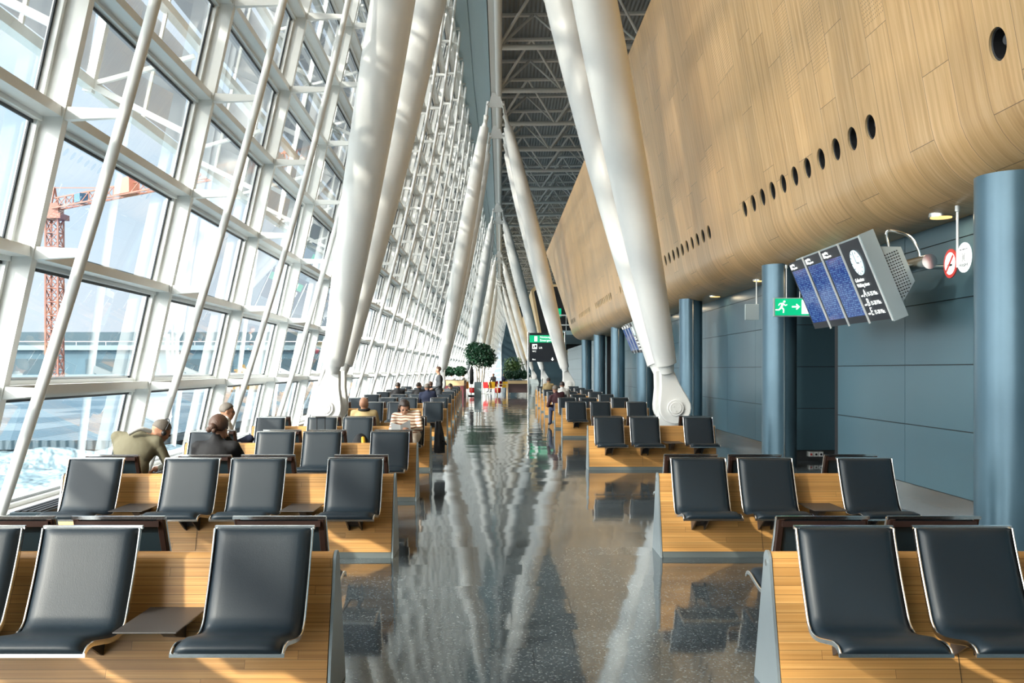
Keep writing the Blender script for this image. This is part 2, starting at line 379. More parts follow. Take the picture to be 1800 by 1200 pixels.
M['shade'] = mesh_fabric()
def corrug(name, c, scale, axis='X', rough=.5):
    m, t, b = newmat(name); tc = N(t,'ShaderNodeTexCoord'); w = N(t,'ShaderNodeTexWave', bands_direction=axis); w.inputs['Scale'].default_value = scale
    t.links.new(tc.outputs['Object'], w.inputs['Vector']); bp = N(t,'ShaderNodeBump'); bp.inputs['Strength'].default_value = .8; bp.inputs['Distance'].default_value = .04
    t.links.new(w.outputs['Fac'], bp.inputs['Height']); t.links.new(bp.outputs[0], b.inputs['Normal'])
    b.inputs['Base Color'].default_value = (*c,1); b.inputs['Roughness'].default_value = rough
    return m
M['deckc'] = corrug('corrugated_roof_deck', (.27,.30,.32), 1.6, 'X')
M['corr1'] = corrug('corrugated_sheet_blue', (.30,.42,.50), 3.0, 'Y', .35)
M['corr2'] = corrug('corrugated_sheet_pale', (.58,.66,.70), 3.0, 'Y', .35)
def screen_mat(seed):
    m, t, b = newmat('flight_screen'); tc = N(t,'ShaderNodeTexCoord'); s = N(t,'ShaderNodeSeparateXYZ'); t.links.new(tc.outputs['UV'], s.inputs[0])
    U, V = s.outputs['X'], s.outputs['Y']
    rows = math_n(t,'FLOOR', math_n(t,'MULTIPLY', V, 30)); cols = math_n(t,'FLOOR', math_n(t,'MULTIPLY', U, 26))
    fv = math_n(t,'FRACT', math_n(t,'MULTIPLY', V, 30)); inr = math_n(t,'GREATER_THAN', fv, .45)
    cv = N(t,'ShaderNodeCombineXYZ'); t.links.new(rows, cv.inputs[0]); t.links.new(cols, cv.inputs[1]); cv.inputs[2].default_value = seed
    w = N(t,'ShaderNodeTexWhiteNoise', noise_dimensions='3D'); t.links.new(cv.outputs[0], w.inputs['Vector'])
    on = math_n(t,'MULTIPLY', math_n(t,'GREATER_THAN', w.outputs['Value'], .45), inr)
    mx = N(t,'ShaderNodeMixRGB'); mx.inputs['Color1'].default_value = (.010,.032,.16,1); mx.inputs['Color2'].default_value = (.07,.15,.30,1); t.links.new(on, mx.inputs['Fac'])
    b.inputs['Base Color'].default_value = (.01,.02,.05,1); b.inputs['Roughness'].default_value = .06; b.inputs['Specular IOR Level'].default_value = .9
    t.links.new(mx.outputs[0], b.inputs['Emission Color']); b.inputs['Emission Strength'].default_value = .5
    return m

# ================================================================== shapes shared by the plan
def lerp_tab(tab, y):
    if y <= tab[0][0]: 
        a, b = tab[0], tab[1]
    elif y >= tab[-1][0]:
        a, b = tab[-2], tab[-1]
    else:
        for a, b in zip(tab, tab[1:]):
            if a[0] <= y <= b[0]: break
    return a[1] + (b[1]-a[1])*(y-a[0])/(b[0]-a[0])
GT = [(-20,-3.75),(0,-4.50),(9,-4.82),(17,-5.10),(30,-5.45),(50,-5.65),(70,-5.68),(90,-5.60),(112,-5.35),(138,-5.0),(175,-4.3),(215,-3.2)]
def G(y): return lerp_tab(GT, y)
LEAN = .218
def shear(z): return LEAN*(z-1.65)
P = 4.09; Y0 = 9.0
ZT = 16.4
def CB(y): return -.25 - .005*y     # centre of the roof beam

# ================================================================== room structure
def grid_strip(name, fn, ys, npts, m, kind='structure', smooth=30):
    """fn(y)-> list of npts points (x,z)"""
    mb = MB(); vs = []
    for y in ys:
        for (x, z) in fn(y): vs.append((x, y, z))
    fs = []
    for i in range(len(ys)-1):
        for k in range(npts-1): fs.append((i*npts+k, i*npts+k+1, (i+1)*npts+k+1, (i+1)*npts+k))
    mb.add(vs, fs); o = mb.build(name, m, smooth=smooth); tag(o, kind=kind); return o
mb = MB(); mb.add([(-9,-16,0),(14,-16,0),(14,225,0),(-9,225,0)], [(0,1,2,3)])
# floor follows the facade
mb = MB(); ys = [-16]+list(range(0,226,15)); vs = []; fs = []
for y in ys: vs += [(G(y)+shear(0)-.05, y, 0), (14, y, 0)]
for i in range(len(ys)-1): fs.append((2*i, 2*i+1, 2*i+3, 2*i+2))
mb.add(vs, fs); mb.add([(x_, y_, z_-.3) for x_, y_, z_ in vs], fs)
fl = mb.build('floor', M['floor'], smooth=False); tag(fl, kind='structure', label='polished dark grey granite tile floor')
ysr = [-16,0,15,30,50,70,90,112,138,175,215,222]
# ceiling: deck on the right, teal soffit on the left
grid_strip('ceiling', lambda y: [(CB(y)-.2,17.9),(15,18.6)], ysr, 2, M['deckc'], smooth=False)
grid_strip('ceiling_soffit', lambda y: [(G(y)+shear(16.4)-.6,16.75),(G(y)+shear(16.4)+.75,16.3),(G(y)+shear(16.4)+.76,16.34),(G(y)+shear(16.4)+.80,16.34),(G(y)+shear(16.4)+.81,16.28),(CB(y)-.33,16.0),(CB(y)-.33,16.4)], ysr, 7, M['teal'], smooth=False)
grid_strip('ceiling_roof', lambda y: [(G(y)+shear(16.4)-1.6,16.9),(CB(y)-.2,18.2),(16,18.9)], ysr, 3, M['deck'], smooth=False)
# end wall behind the camera, far end wall, right enclosure
mb = MB(); mb.box(-9,15,-16.3,-16,-.3,19); tag(mb.build('wall_back', M['concrete'], smooth=False), kind='structure')
mb = MB(); mb.box(14,14.3,-16,225,-.3,18.8); tag(mb.build('wall_outer_right', M['concrete'], smooth=False), kind='structure')
# far end: glazed end wall
far = MB(); far.box(-1.2,14,222,222.3,0,19); wf = far.build('wall_far', M['hangar3'], smooth=False); tag(wf, kind='structure')
fw = MB()
for z in range(0,17,2): fw.box(-5,-1.2,221.9,222.1,z-.12,z+.12)
for x in (-5,-3.1,-1.2): fw.box(x-.1,x+.1,221.85,222.15,0,17)
fwo = fw.build('window_99', M['white'], smooth=False); tag(fwo, kind='structure')
g = MB(); g.add([(-5,222,0),(-1.2,222,0),(-1.2,222,17),(-5,222,17)], [(0,1,2,3)]); g.build('glass_pane', M['glass'], fwo, smooth=False)

# sill along the facade
grid_strip('trim_1', lambda y: [(G(y)+shear(0)-.55,.16),(G(y)+shear(0)+.16,.16),(G(y)+shear(0)+.18,.02),(G(y)+shear(0)+.18,0)], ysr, 4, M['whitesill'], smooth=False)

# ---------------------------------------------------------------- facade bays
ZS = [.15+1.30*k for k in range(13)] + [ZT]
def bow(z): return .30 + .12*z*(1-z/ZT)
def facade_bay():
    fr = MB()
    for (xa, xb, w, m_) in ((0,.20,.055,0),(-.06,0,.115,0),(-.075,-.06,.145,1),(-.13,-.075,.06,0)):
        z0, z1 = -.05, ZT
        fr.hexa([(shear(z0)+xa,-w,z0),(shear(z0)+xb,-w,z0),(shear(z0)+xb,w,z0),(shear(z0)+xa,w,z0),
                 (shear(z1)+xa,-w,z1),(shear(z1)+xb,-w,z1),(shear(z1)+xb,w,z1),(shear(z1)+xa,w,z1)], m_)
    for z in ZS:
        for (xa, xb, h, m_) in ((0,.17,.05,0),(-.06,0,.095,0),(-.075,-.06,.125,1),(-.13,-.075,.05,0)):
            x = shear(z)
            fr.box(x+xa, x+xb, .05, P-.05, z-h, z+h, m_)
    return fr
def facade_glass():
    g = MB()
    for a, b in zip(ZS, ZS[1:]):
        g.add([(shear(a)-.07,.1,a),(shear(a)-.07,P-.1,a),(shear(b)-.07,P-.1,b),(shear(b)-.07,.1,b)], [(0,1,2,3)])
    return g
def stay_pole():
    p = MB(); pts = []
    for k in range(21):
        z = -.05 + (ZT-.1)*k/20; pts.append((shear(z)+bow(max(z,0))+.06, 0, z))
    p.tube(pts, .055, 12); return p
def struts():
    s_ = MB()
    for z in ZS[1:]:
        x0 = shear(z)+.19; x1 = shear(z)+bow(z)+.04
        s_.hexa([(x0,-.045,z-.075),(x1,-.03,z-.045),(x1,.03,z-.045),(x0,.045,z-.075),(x0,-.045,z+.045),(x1,-.03,z+.03),(x1,.03,z+.03),(x0,.045,z+.045)])
    return s_
def shade_frame():
    s_ = MB(); zz = [5.5,7.3,9.1,10.9,12.7,14.5,16.3]
    for z in zz: s_.bar((shear(z)-1.5,0,z),(shear(z)-1.5,P,z),.14,.14)
    s_.bar((shear(5.4)-1.5,.0,5.4),(shear(16.3)-1.5,0,16.3),.12,.12)
    for z in zz[::2]:
        s_.bar((shear(z)-.1,0,z-.7),(shear(z)-1.5,0,z),.08,.08)
        s_.bar((shear(z)-.1,0,z+.4),(shear(z)-1.5,0,z),.06,.06)
    for a, b in zip(zz, zz[1:]): s_.bar((shear(a)-1.5,P*.5,a),(shear(b)-1.5,P*.5,b),.05,.05)
    return s_
def shade_panels():
    s_ = MB(); zz = [5.6,7.2,9.2,10.8,12.8,14.4]
    for a, b in ((5.62,7.15),(7.5,9.0),(9.3,10.8),(11.1,12.6),(12.9,14.4),(14.7,16.2)):
        s_.add([(shear(a)-1.5,.15,a),(shear(a)-1.5,P-.15,a),(shear(b)-1.62,P-.15,b),(shear(b)-1.62,.15,b)], [(0,1,2,3)])
    return s_
bay0 = facade_bay().build('window_1', [M['white'], M['gasket']], smooth=False); tag(bay0, kind='structure')
facade_glass().build('glass_pane', M['glass'], bay0, smooth=False)
stay_pole().build('stay_pole', M['white'], bay0, smooth=50)
struts().build('strut', M['white'], bay0, smooth=False)
shade_frame().build('sunshade_frame', M['white'], bay0, smooth=False)
shade_panels().build('sunshade_panel', M['shade'], bay0, smooth=False)
nb = 0
for k in range(-6, 52):
    y = Y0 + P*k
    b_ = bay0 if k == -6 else copy_tree(bay0)
    nb += 1; b_.name = 'window_%d' % nb
    b_.location = (G(y), y, 0); b_.rotation_euler = (0,0,-math.atan((G(y+P)-G(y))/P))

# ---------------------------------------------------------------- wooden box (upper right wall)
def box_profile(zend=10.1):
    pts = [(12.5,3.38),(8,3.38)]
    R = .8; ix = 4.24-.18*(3.38-4.41); th = math.atan2(1,-.18)   # direction up
    t_ = R/math.tan(th/2) if False else R*math.tan((PI-th)/2)
    # fillet: horizontal tangent at ix+t, wall tangent along up direction
    tl = R/math.tan(th/2) if th < PI/2 else R/math.tan(th/2)
    a = (ix+tl, 3.38); c = (a[0], 3.38+R)
    for k in range(11):
        ang = -PI/2 - (PI-th)*k/10 - 0
        ang = -PI/2 - (PI - th)*k/10
        pts.append((c[0]+R*math.cos(ang), c[1]+R*math.sin(ang)))
    return pts
HZ = 4.41
def boxpts():
    pts = box_profile()
    x0, z0 = pts[-1]
    # band for the nozzles then the long leaning face
    nrm = math.hypot(.18, 1); ux, uz = -.18/nrm, 1/nrm
    return pts, (x0, z0), (ux, uz)
bp_, (bx0, bz0), (bux, buz) = boxpts()
def boff(y): return -.009*y
YB0, YB1 = -16.0, 57.0
def on_face(y, s):   # point on the leaning face, s metres above the fillet
    return (bx0+boff(y)+bux*s, y, bz0+buz*s)
s_h = (HZ-bz0)/buz; s_a, s_b = s_h-.28, s_h+.28; s_top = (9.6-bz0)/buz
hole_ys = []
for c in range(-1, 6):
    for k in range(11):
        y = 11.0 + 8.40*c + .56*k
        if -15 < y < 56.3: hole_ys.append(y)
wbm = bmesh.new(); uvl = wbm.loops.layers.uv.new('UVMap')
def wquad(pts, uvs):
    f = wbm.faces.new([wbm.verts.new(p) for p in pts])
    for l, uv in zip(f.loops, uvs): l[uvl].uv = (uv[0], uv[1]+.48+56)
    f.smooth = True
# arc lengths for profile
prof = bp_[1:]; arc = [0]
for a, b in zip(prof, prof[1:]): arc.append(arc[-1]+math.hypot(b[0]-a[0], b[1]-a[1]))
AL = arc[-1]
def endshift(s): return max(0, s)*1.35     # far end is cut at a slant
prof_a = [(p[0], p[1], a-AL) for p, a in zip(prof, arc)]
def P3(y, x, z): return (x+boff(y), y, z)
for a, b in zip(prof_a, prof_a[1:]):
    wquad([P3(YB0,a[0],a[1]), P3(YB1,a[0],a[1]), P3(YB1,b[0],b[1]), P3(YB0,b[0],b[1])], [(a[2],YB0),(a[2],YB1),(b[2],YB1),(b[2],YB0)])
def fquad(y0a, y0b, y1b, y1a, s0, s1):
    wquad([on_face(y0a,s0), on_face(y0b,s0), on_face(y1b,s1), on_face(y1a,s1)], [(s0,y0a),(s0,y0b),(s1,y1b),(s1,y1a)])
fquad(YB0, YB1, YB1+endshift(s_a)*.4, YB0, 0, s_a)
HR = .142; NH = 32
edges = []
yy = YB0
for hy in hole_ys:
    y0, y1 = hy-.28, hy+.28
    if y0 > yy+1e-4: fquad(yy, y0, y0, yy, s_a, s_b)
    ring = []; sq = []
    for k in range(NH):
        an = 2*PI*k/NH; cy, cs = math.cos(an), math.sin(an)
        ring.append((hy+HR*cy, s_h+HR*cs)); q = .28/max(abs(cy), abs(cs)); sq.append((hy+q*cy, s_h+q*cs))
    for k in range(NH):
        j = (k+1)%NH; cs4 = [sq[k], sq[j], ring[j], ring[k]]
        wquad([on_face(*c_) for c_ in cs4], [(c_[1], c_[0]) for c_ in cs4])
    # corner triangles
    for (sy, ss) in ((1,1),(1,-1),(-1,1),(-1,-1)):
        pass
    yy = y1
fquad(yy, YB1+.4, YB1+.8, yy, s_a, s_b)
ye_b = YB1+.8; nseg = 6
for k in range(nseg):
    s0 = s_b+(s_top-s_b)*k/nseg; s1 = s_b+(s_top-s_b)*(k+1)/nseg
    fquad(YB0, YB1+.8+8.0*k/nseg, YB1+.8+8.0*(k+1)/nseg, YB0, s0, s1)
# rounded top
tx, _, tz = on_face(0, s_top); ex = tx; 
prev = (tx, tz, s_top)
for k in range(1, 8):
    an = PI - math.atan(.18) - (PI/2-math.atan(.18))*k/7*1.0
    R = .5; cx = tx + R*math.cos(math.atan(.18)); cz = tz + R*math.sin(math.atan(.18))*0
    q = (cx+R*math.cos(an), cz+R*math.sin(an)-R*math.sin(PI-math.atan(.18)), s_top+.8*k/7)
    wquad([P3(YB0,prev[0],prev[1]),P3(YB1+8.8,prev[0],prev[1]),P3(YB1+8.8,q[0],q[1]),P3(YB0,q[0],q[1])],[(prev[2],YB0),(prev[2],YB1),(q[2],YB1),(q[2],YB0)])
    prev = q
wquad([P3(YB0,prev[0],prev[1]),P3(YB1+8.8,prev[0],prev[1]),P3(YB1+8.8,13.9,prev[1]+.4),P3(YB0,13.9,prev[1]+.4)],[(prev[2],YB0),(prev[2],YB1),(prev[2]+9,YB1),(prev[2]+9,YB0)])
bmesh.ops.remove_doubles(wbm, verts=wbm.verts, dist=1e-4); 
me = bpy.data.meshes.new('wall_wooden'); wbm.to_mesh(me); wbm.free(); me.materials.append(M['wall_wood'])
try: me.set_sharp_from_angle(angle=math.radians(35))
except Exception: pass
wo = bpy.data.objects.new('wall_right_upper', me); COL.objects.link(wo); tag(wo, kind='structure', label='curved larch clad gallery wall')
# dark end face of the wooden box
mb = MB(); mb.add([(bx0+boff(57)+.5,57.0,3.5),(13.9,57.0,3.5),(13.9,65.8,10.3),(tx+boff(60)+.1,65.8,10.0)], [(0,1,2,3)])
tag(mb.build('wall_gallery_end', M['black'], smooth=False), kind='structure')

# nozzles in the wooden wall
nz_d = MB()
def ring_mesh():
    a = MB(); n = 28; d0 = .0
    # wood coloured reveal
    vs = []; 
    for dpt in (0, .022):
        for k in range(n): an = 2*PI*k/n; vs.append((dpt, HR*math.cos(an), HR*math.sin(an)))
    a.add(vs, [(k,(k+1)%n,(k+1)%n+n,k+n) for k in range(n)]); return a
def cup_mesh():
    a = MB(); n = 24; prof_ = [(.022,HR),(.03,.128),(.17,.12),(.17,.0001)]
    vs = []
    for d, r_ in prof_:
        for k in range(n): an = 2*PI*k/n; vs.append((d, r_*math.cos(an), r_*math.sin(an)))
    fs = [(i*n+k, i*n+(k+1)%n, (i+1)*n+(k+1)%n, (i+1)*n+k) for i in range(3) for k in range(n)]
    a.add(vs, fs); return a
def jet_mesh():
    a = MB(); a.tube([(.165,.0,.0),(.08,-.03,.02),(.065,-.035,.022)], [.085,.05,.045], 16); return a
nzr = empty('air_nozzle', (0,0,0)); 
ring_mesh().build('reveal', M['cream'], nzr, smooth=40); cup_mesh().build('cup', M['black'], nzr, smooth=40); jet_mesh().build('jet', M['dgrey'], nzr, smooth=40)
CL = {0:'nearest',1:'second nearest',2:'third',3:'fourth',4:'fifth',5:'farthest'}
first = True
for c in range(0, 6):
    for k in range(11):
        y = 11.0 + 8.40*(c-1) + .56*k
        if not (7.0 < y < 56.3): continue
        q = nzr if first else copy_tree(nzr); first = False
        q.location = on_face(y, s_h); q.rotation_euler = (0, -math.atan(.18), 0)
        if c == 0:
            lab = 'large black round air nozzle high in the wooden wall, %s' % ('closest one to the camera' if y < 8 else 'second closest to the camera')
        else:
            lab = 'black round air nozzle, %s from the right in the %s full row' % (ORD[k+1], {1:'nearest',2:'second',3:'third',4:'fourth',5:'fifth'}[c])
        tag(q, lab, 'air nozzle', 'round air nozzles in the wooden wall')

# ---------------------------------------------------------------- blue wall at ground level
XW = 5.21
def blue_wall(name, segs, lens=2.55):
    mb = MB(); zz = [.19,.95,1.71,2.47,3.16,3.40]
    for (xa, ya, xb, yb) in segs:
        d = Vector((xb-xa, yb-ya, 0)); L = d.length; d.normalize(); n_ = Vector((-d.y, d.x, 0))
        if n_.x > 0 or (abs(n_.x) < .1 and n_.y > 0): n_ = -n_
        s = 0; st = []
        while s < L-.01: st.append((s, min(s+lens, L))); s += lens
        for s0, s1 in st:
            for z0, z1 in zip(zz, zz[1:]):
                a = Vector((xa,ya,0))+d*(s0+.005); b = Vector((xa,ya,0))+d*(s1-.005)
                q = n_*.02
                mb.hexa([a+q+Vector((0,0,z0+.006)), b+q+Vector((0,0,z0+.006)), b+Vector((0,0,z0+.006)), a+Vector((0,0,z0+.006)),
                         a+q+Vector((0,0,z1-.006)), b+q+Vector((0,0,z1-.006)), b+Vector((0,0,z1-.006)), a+Vector((0,0,z1-.006))], 0)
        a = Vector((xa,ya,0)); b = Vector((xb,yb,0)); q = -n_*.2
        mb.hexa([a,b,b+q,a+q,a+Vector((0,0,3.4)),b+Vector((0,0,3.4)),b+q+Vector((0,0,3.4)),a+q+Vector((0,0,3.4))], 1)
        q = n_*.012
        mb.hexa([a+q,b+q,b,a,a+q+Vector((0,0,.185)),b+q+Vector((0,0,.185)),b+Vector((0,0,.185)),a+Vector((0,0,.185))], 2)
    o = mb.build(name, [M['wallblue'], M['black'], M['steel']], smooth=False); tag(o, kind='structure'); return o
M['wallblue'] = mat('blue_grey_wall_panel', (.075,.145,.185), .30, .25, noise=.06, nscale=1.2, spec=.6)
# seam measured: panels end at y = 15.14 going towards the camera
blue_wall('wall_right', [(XW,15.14,XW,-16.0)])
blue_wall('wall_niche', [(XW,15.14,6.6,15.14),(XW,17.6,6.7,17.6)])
blue_wall('wall_right_2', [(XW,17.6,XW,31.2)])
blue_wall('wall_right_3', [(XW,33.6,XW,47.5),(XW+.0,50,XW,82)])
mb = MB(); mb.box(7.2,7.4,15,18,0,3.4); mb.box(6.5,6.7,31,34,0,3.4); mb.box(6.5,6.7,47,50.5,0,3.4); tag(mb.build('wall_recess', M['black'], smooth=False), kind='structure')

# blue columns
def column(y, x=4.73, r=.30, h=3.45):
    lab = {0:'thick blue grey steel column closest to the camera', 1:'blue grey round column behind the green exit sign', 2:'blue grey round column, third along the wall from the camera'}
    return x, y, r, h
cols = [8.95,16.55,24.5,32.5,40.5,48.5,56.3]
clabs = ['thick blue grey column closest to the camera','blue grey round column behind the green exit sign','blue grey column standing behind the foot of the near white V column',
 'blue grey column below the far flight display','blue grey column, fifth along the wall from the camera','blue grey column, sixth along the wall from the camera','blue grey column at the far end below the wooden wall']
for i, y in enumerate(cols):
    t_ = empty('round_column', (4.70 if i == 0 else 4.67,y,0), 0, clabs[i], 'column', 'blue grey columns under the wooden wall')
    mb = MB(); r = .29
    pts = []
    for k in range(25): an = PI/2 + PI*k/24; pts.append((r*math.cos(an), -.0+r*math.sin(an)))
    pts = [(r*math.cos(2*PI*k/40), r*math.sin(2*PI*k/40)) for k in range(40)]
    if i == 0: pts = [(-.36+.36*(1-math.cos(PI*k/20)) if False else (.34*math.cos(PI/2+PI*k/24)), .34*math.sin(PI/2+PI*k/24)) for k in range(25)] + [(.9,-.34),(.9,.34)]
    mb.prism(pts, 'z', 0, 3.44)
    mb.build('shaft', M['bluecol'], t_, smooth=40)
    mb = MB(); mb.box(-.012 if i else .02,.012 if i else .035,-(.352 if i == 0 else .302),-.28,.02,3.4); mb.build('seam_strip', M['steel'], t_, smooth=False)

# recess downlights in the soffit
for i, y in enumerate([6.9,10.9,14.8,18.7,22.7,26.7,30.7,34.7,38.7]):
    if y < 10: continue
    t_ = empty('downlight', (4.87 if False else 4.90,y,3.38), 0, 'recessed round downlight glowing warm in the wooden soffit, %s from the camera' % ORD[max(i,1)], 'ceiling light', 'downlights in the wooden soffit')
    mb = MB(); mb.tube([(0,0,-.012),(0,0,.05)], .135, 28); mb.build('trim_ring', M['steel'], t_, smooth=40)
    mb = MB(); mb.tube([(0,0,-.014),(0,0,-.02)], .115, 28); mb.build('lens', M['lampglow'], t_, smooth=40)
    ld = bpy.data.lights.new('downlight_lamp','AREA'); ld.shape = 'DISK'; ld.size = .2; ld.energy = 1.5; ld.color = (1,.78,.5)
    lo = bpy.data.objects.new('lamp', ld); COL.objects.link(lo); lo.parent = t_; lo.location = (0,0,-.03)

# ---------------------------------------------------------------- roof: beam and trusses
def beam_sec(y): 
    c = CB(y); return [(c-.28,15.75),(c+.18,15.75),(c+.18,16.5),(c-.28,16.5),(c-.28,15.75)]
grid_strip('ceiling_beam', beam_sec, ysr, 5, M['truss'], smooth=False)
mb = MB(); pts = [(CB(y)+.12, y, 15.7) for y in ysr]; mb.tube(pts, .16, 12)
tag(mb.build('ceiling_beam_tube', M['truss'], smooth=50), kind='structure')
tr = MB()
TX = [0.0,3.2,6.4,9.6,12.8]
tr.tube([(0,0,0),(13,0,.1)], .13, 8)
tr.tube([(0,-1.64,2.0),(13,-1.64,2.2)], .10, 6); tr.tube([(0,1.64,2.0),(13,1.64,2.2)], .10, 6)
for i in range(4):
    xm = TX[i]+1.6
    for sy in (-1.64,1.64):
        tr.tube([(TX[i],0,0),(xm,sy,2.05)], .075, 6); tr.tube([(TX[i+1],0,0),(xm,sy,2.05)], .06, 6)
tro = tr.build('roof_truss', M['truss'], smooth=50)
n = 0
for k in range(-9, 27):
    y = 48.85 + 6.55*k
    if y < -14 or y > 218: continue
    q = tro if n == 0 else copy_tree(tro); n += 1
    q.location = (CB(y)+.12, y, 15.75); q.name = 'trim_%d' % (n+1); tag(q, kind='structure')

# ---------------------------------------------------------------- raking white columns
def rakes(yb, side, lab):
    bx = -3.62 if side < 0 else 3.38
    t_ = empty('raking_column', (bx, yb, 0), 0, lab, 'column', 'white raking columns carrying the roof')
    for sy in (-1, 1):
        ya = sy*3.3; y0 = sy*.36
        ax = CB(yb)+(-.42 if side < 0 else .34) - bx
        if side > 0 and yb < 30: ax += .12
        a = Vector((0, y0, .89)); b = Vector((ax, ya, 15.05)); d = b-a; L = d.length
        pts = []; rs = []
        nn = 36
        for k in range(nn+1):
            t = .062 + (1-.062-.07)*k/nn
            pts.append(a+d*t); s = math.sin(PI*t)
            rs.append(.125+.285*max(s,0)**.72)
        mb = MB(); mb.tube(pts, rs, 32); tube = mb.build('tube', M['white_col'], t_, smooth=50)
        # collar rings
        mb = MB(); q = a+d*.062; q2 = a+d*.050; mb.tube([q, q2], [.165,.13], 24); q = a+d*.93; q2 = a+d*.942; mb.tube([q, q2], [.16,.11], 20)
        mb.build('collar', M['white_col'], t_, smooth=40)
        # foot casting: fan plate from tube end down to the pin
        ux = d.x/L; uz = d.z/L
        px, pz = ux, uz     # along
        nx, nz = uz, -ux
        prof_ = [(.80,-.13),(.45,-.20),(.12,-.31)]
        poly = []
        for s, w in prof_: poly.append((px*s+nx*w, .89+pz*s+nz*w))
        for k in range(13):
            an = PI - (-PI)*k/12
            poly.append((px*(.33*-math.sin(PI*k/12))+nx*(-.33*math.cos(PI*k/12)), .89+pz*(.33*-math.sin(PI*k/12))+nz*(-.33*math.cos(PI*k/12))))
        for s, w in reversed(prof_): poly.append((px*s-nx*w, .89+pz*s-nz*w))
        mb = MB(); mb.prism(poly, 'y', y0-.11, y0+.11); mb.build('fork', M['white_col'], t_, smooth=35, bevel=.02)
        mb = MB(); mb.tube([(0,y0-.11,.89),(0,y0-.15,.89)], [.165,.16], 28); mb.tube([(0,y0-.15,.89),(0,y0-.165,.89)], [.12,.115], 24)
        for an in (0.5, 2.6, 4.7): mb.tube([(.06*math.cos(an),y0-.165,.89+.06*math.sin(an)),(.06*math.cos(an),y0-.175,.89+.06*math.sin(an))], .014, 8)
        mb.build('pin_cap', M['white_col'], t_, smooth=40)
        # head fork at the beam
        mb = MB(); e1 = a+d*.94; mb.tube([e1, a+d*.97], [.10,.13], 12); top = a+d*1.0
        for sx in (-.07,.07): mb.bar(a+d*.955+Vector((0,sx,0)), top+Vector((0,sx,.25)), .05, .16)
        mb.tube([top+Vector((0,-.16,.05)), top+Vector((0,.16,.05))], .07, 12)
        mb.build('head_fork', M['white_col'], t_, smooth=40)
        if side < 0:
            mb = MB(); c = CB(yb+ya)-bx; mb.prism([(c-.42,15.0),(c+.34,15.0),(c+.14,15.75),(c-.24,15.75)], 'y', ya-.06, ya+.06); mb.build('gusset', M['white_col'], t_, smooth=False)
    # concrete-white base shoe between the forks
    sgn = 1
    mb = MB(); mb.prism([(-.42,0),(.62,0),(.18,1.15),(.0,1.25),(-.2,1.1)], 'y', -.20, .20) if side > 0 else mb.prism([(-.62,0),(.42,0),(.2,1.1),(.0,1.25),(-.18,1.15)], 'y', -.20, .20)
    mb.box(-.5,.5,-.62,.62,0,.06)
    mb.build('base_shoe', M['white_col'], t_, smooth=False, bevel=.015)
    return t_
labs = ['pair of huge white tapered raking columns %s of the aisle, nearest the camera','pair of white raking columns %s of the aisle, second from the camera','pair of white raking columns %s of the aisle, third from the camera',
        'pair of white raking columns %s of the aisle, fourth from the camera','pair of white raking columns %s of the aisle, fifth from the camera','pair of white raking columns %s of the aisle, farthest away']
for i, yb in enumerate([19.8,52.5,85.2,117.9,150.6,183.3]):
    rakes(yb, -1, labs[i] % 'left'); rakes(yb, 1, labs[i] % 'right')
for yb in (-12.9,):
    for sd, w in ((-1,'left'),(1,'right')): rakes(yb, sd, 'pair of white raking columns standing behind the camera, %s side' % w)

# ---------------------------------------------------------------- benches
def rrect(w, h, r, n=4):
    out = []
    for cx, cy, a0 in ((w/2-r,h/2-r,0),(-w/2+r,h/2-r,PI/2),(-w/2+r,-h/2+r,PI),(w/2-r,-h/2+r,1.5*PI)):
        for k in range(n+1): a = a0+PI/2*k/n; out.append((cx+r*math.cos(a), cy+r*math.sin(a)))
    return out
SEATP = [(.175,.862),(.205,.78),(.265,.64),(.335,.50),(.372,.44),(.43,.408),(.52,.408),(.64,.43),(.73,.447),(.79,.442),(.815,.425)]
def frames(path):
    fr = []
    for i, (y, z) in enumerate(path):
        y0, z0 = path[max(i-1,0)]; y1, z1 = path[min(i+1,len(path)-1)]
        dy, dz = y1-y0, z1-z0; L = math.hypot(dy,dz); ny, nz = -dz/L, dy/L    # normal to the front/up
        fr.append(((y,z),(ny,nz)))
    return fr
sp = smoothpath(SEATP, 5); fr = frames(sp)
def cushion():
    mb = MB(); n_ = len(fr); secs = []
    nx = 16; vs = []; 
    for i, ((y,z),(ny,nz)) in enumerate(fr):
        e = min(1, min(i, n_-1-i)/2.5)**.5 if min(i, n_-1-i) < 2.5 else 1
        ring = []
        for k in range(nx+1):
            u = -1+2*k/nx; hh = (.030*max(.08,e))*(1-abs(u)**8)**.5+.003
            ring.append((u*.232, hh))
        back = [(-u_, -.006) for u_, _ in ring[::4]]
        for (u_, v_) in ring: vs.append((u_, -(y+ny*v_), z+nz*v_))
        for (u_, v_) in back: vs.append((u_, -(y+ny*v_), z+nz*v_))
    m_ = nx+1+len([0 for _ in range(0,nx+1,4)]); fs = []
    for i in range(n_-1):
        for k in range(m_):
            a, b = i*m_+k, i*m_+(k+1)%m_; fs.append((a,b,b+m_,a+m_))
    fs.append(tuple(range(m_-1,-1,-1))); fs.append(tuple((n_-1)*m_+k for k in range(m_)))
    mb.add(vs, fs); return mb
def seat_frame():
    mb = MB()
    for sx in (-1, 1):
        path = [((sx*.241, -(y), z), (1,0,0), (0,-ny,nz)) for (y,z),(ny,nz) in fr]
        mb.sweep(path, rrect(.010,.024,.003,1))
    (y,z),(ny,nz) = fr[0]
    mb.bar((-.247,-(y-.020),z+.004),(.247,-(y-.020),z+.004),.020,.018)
    (y,z),(ny,nz) = fr[-1]
    mb.bar((-.247,-(y),z-.004),(.247,-(y),z-.004),.014,.016)
    return mb
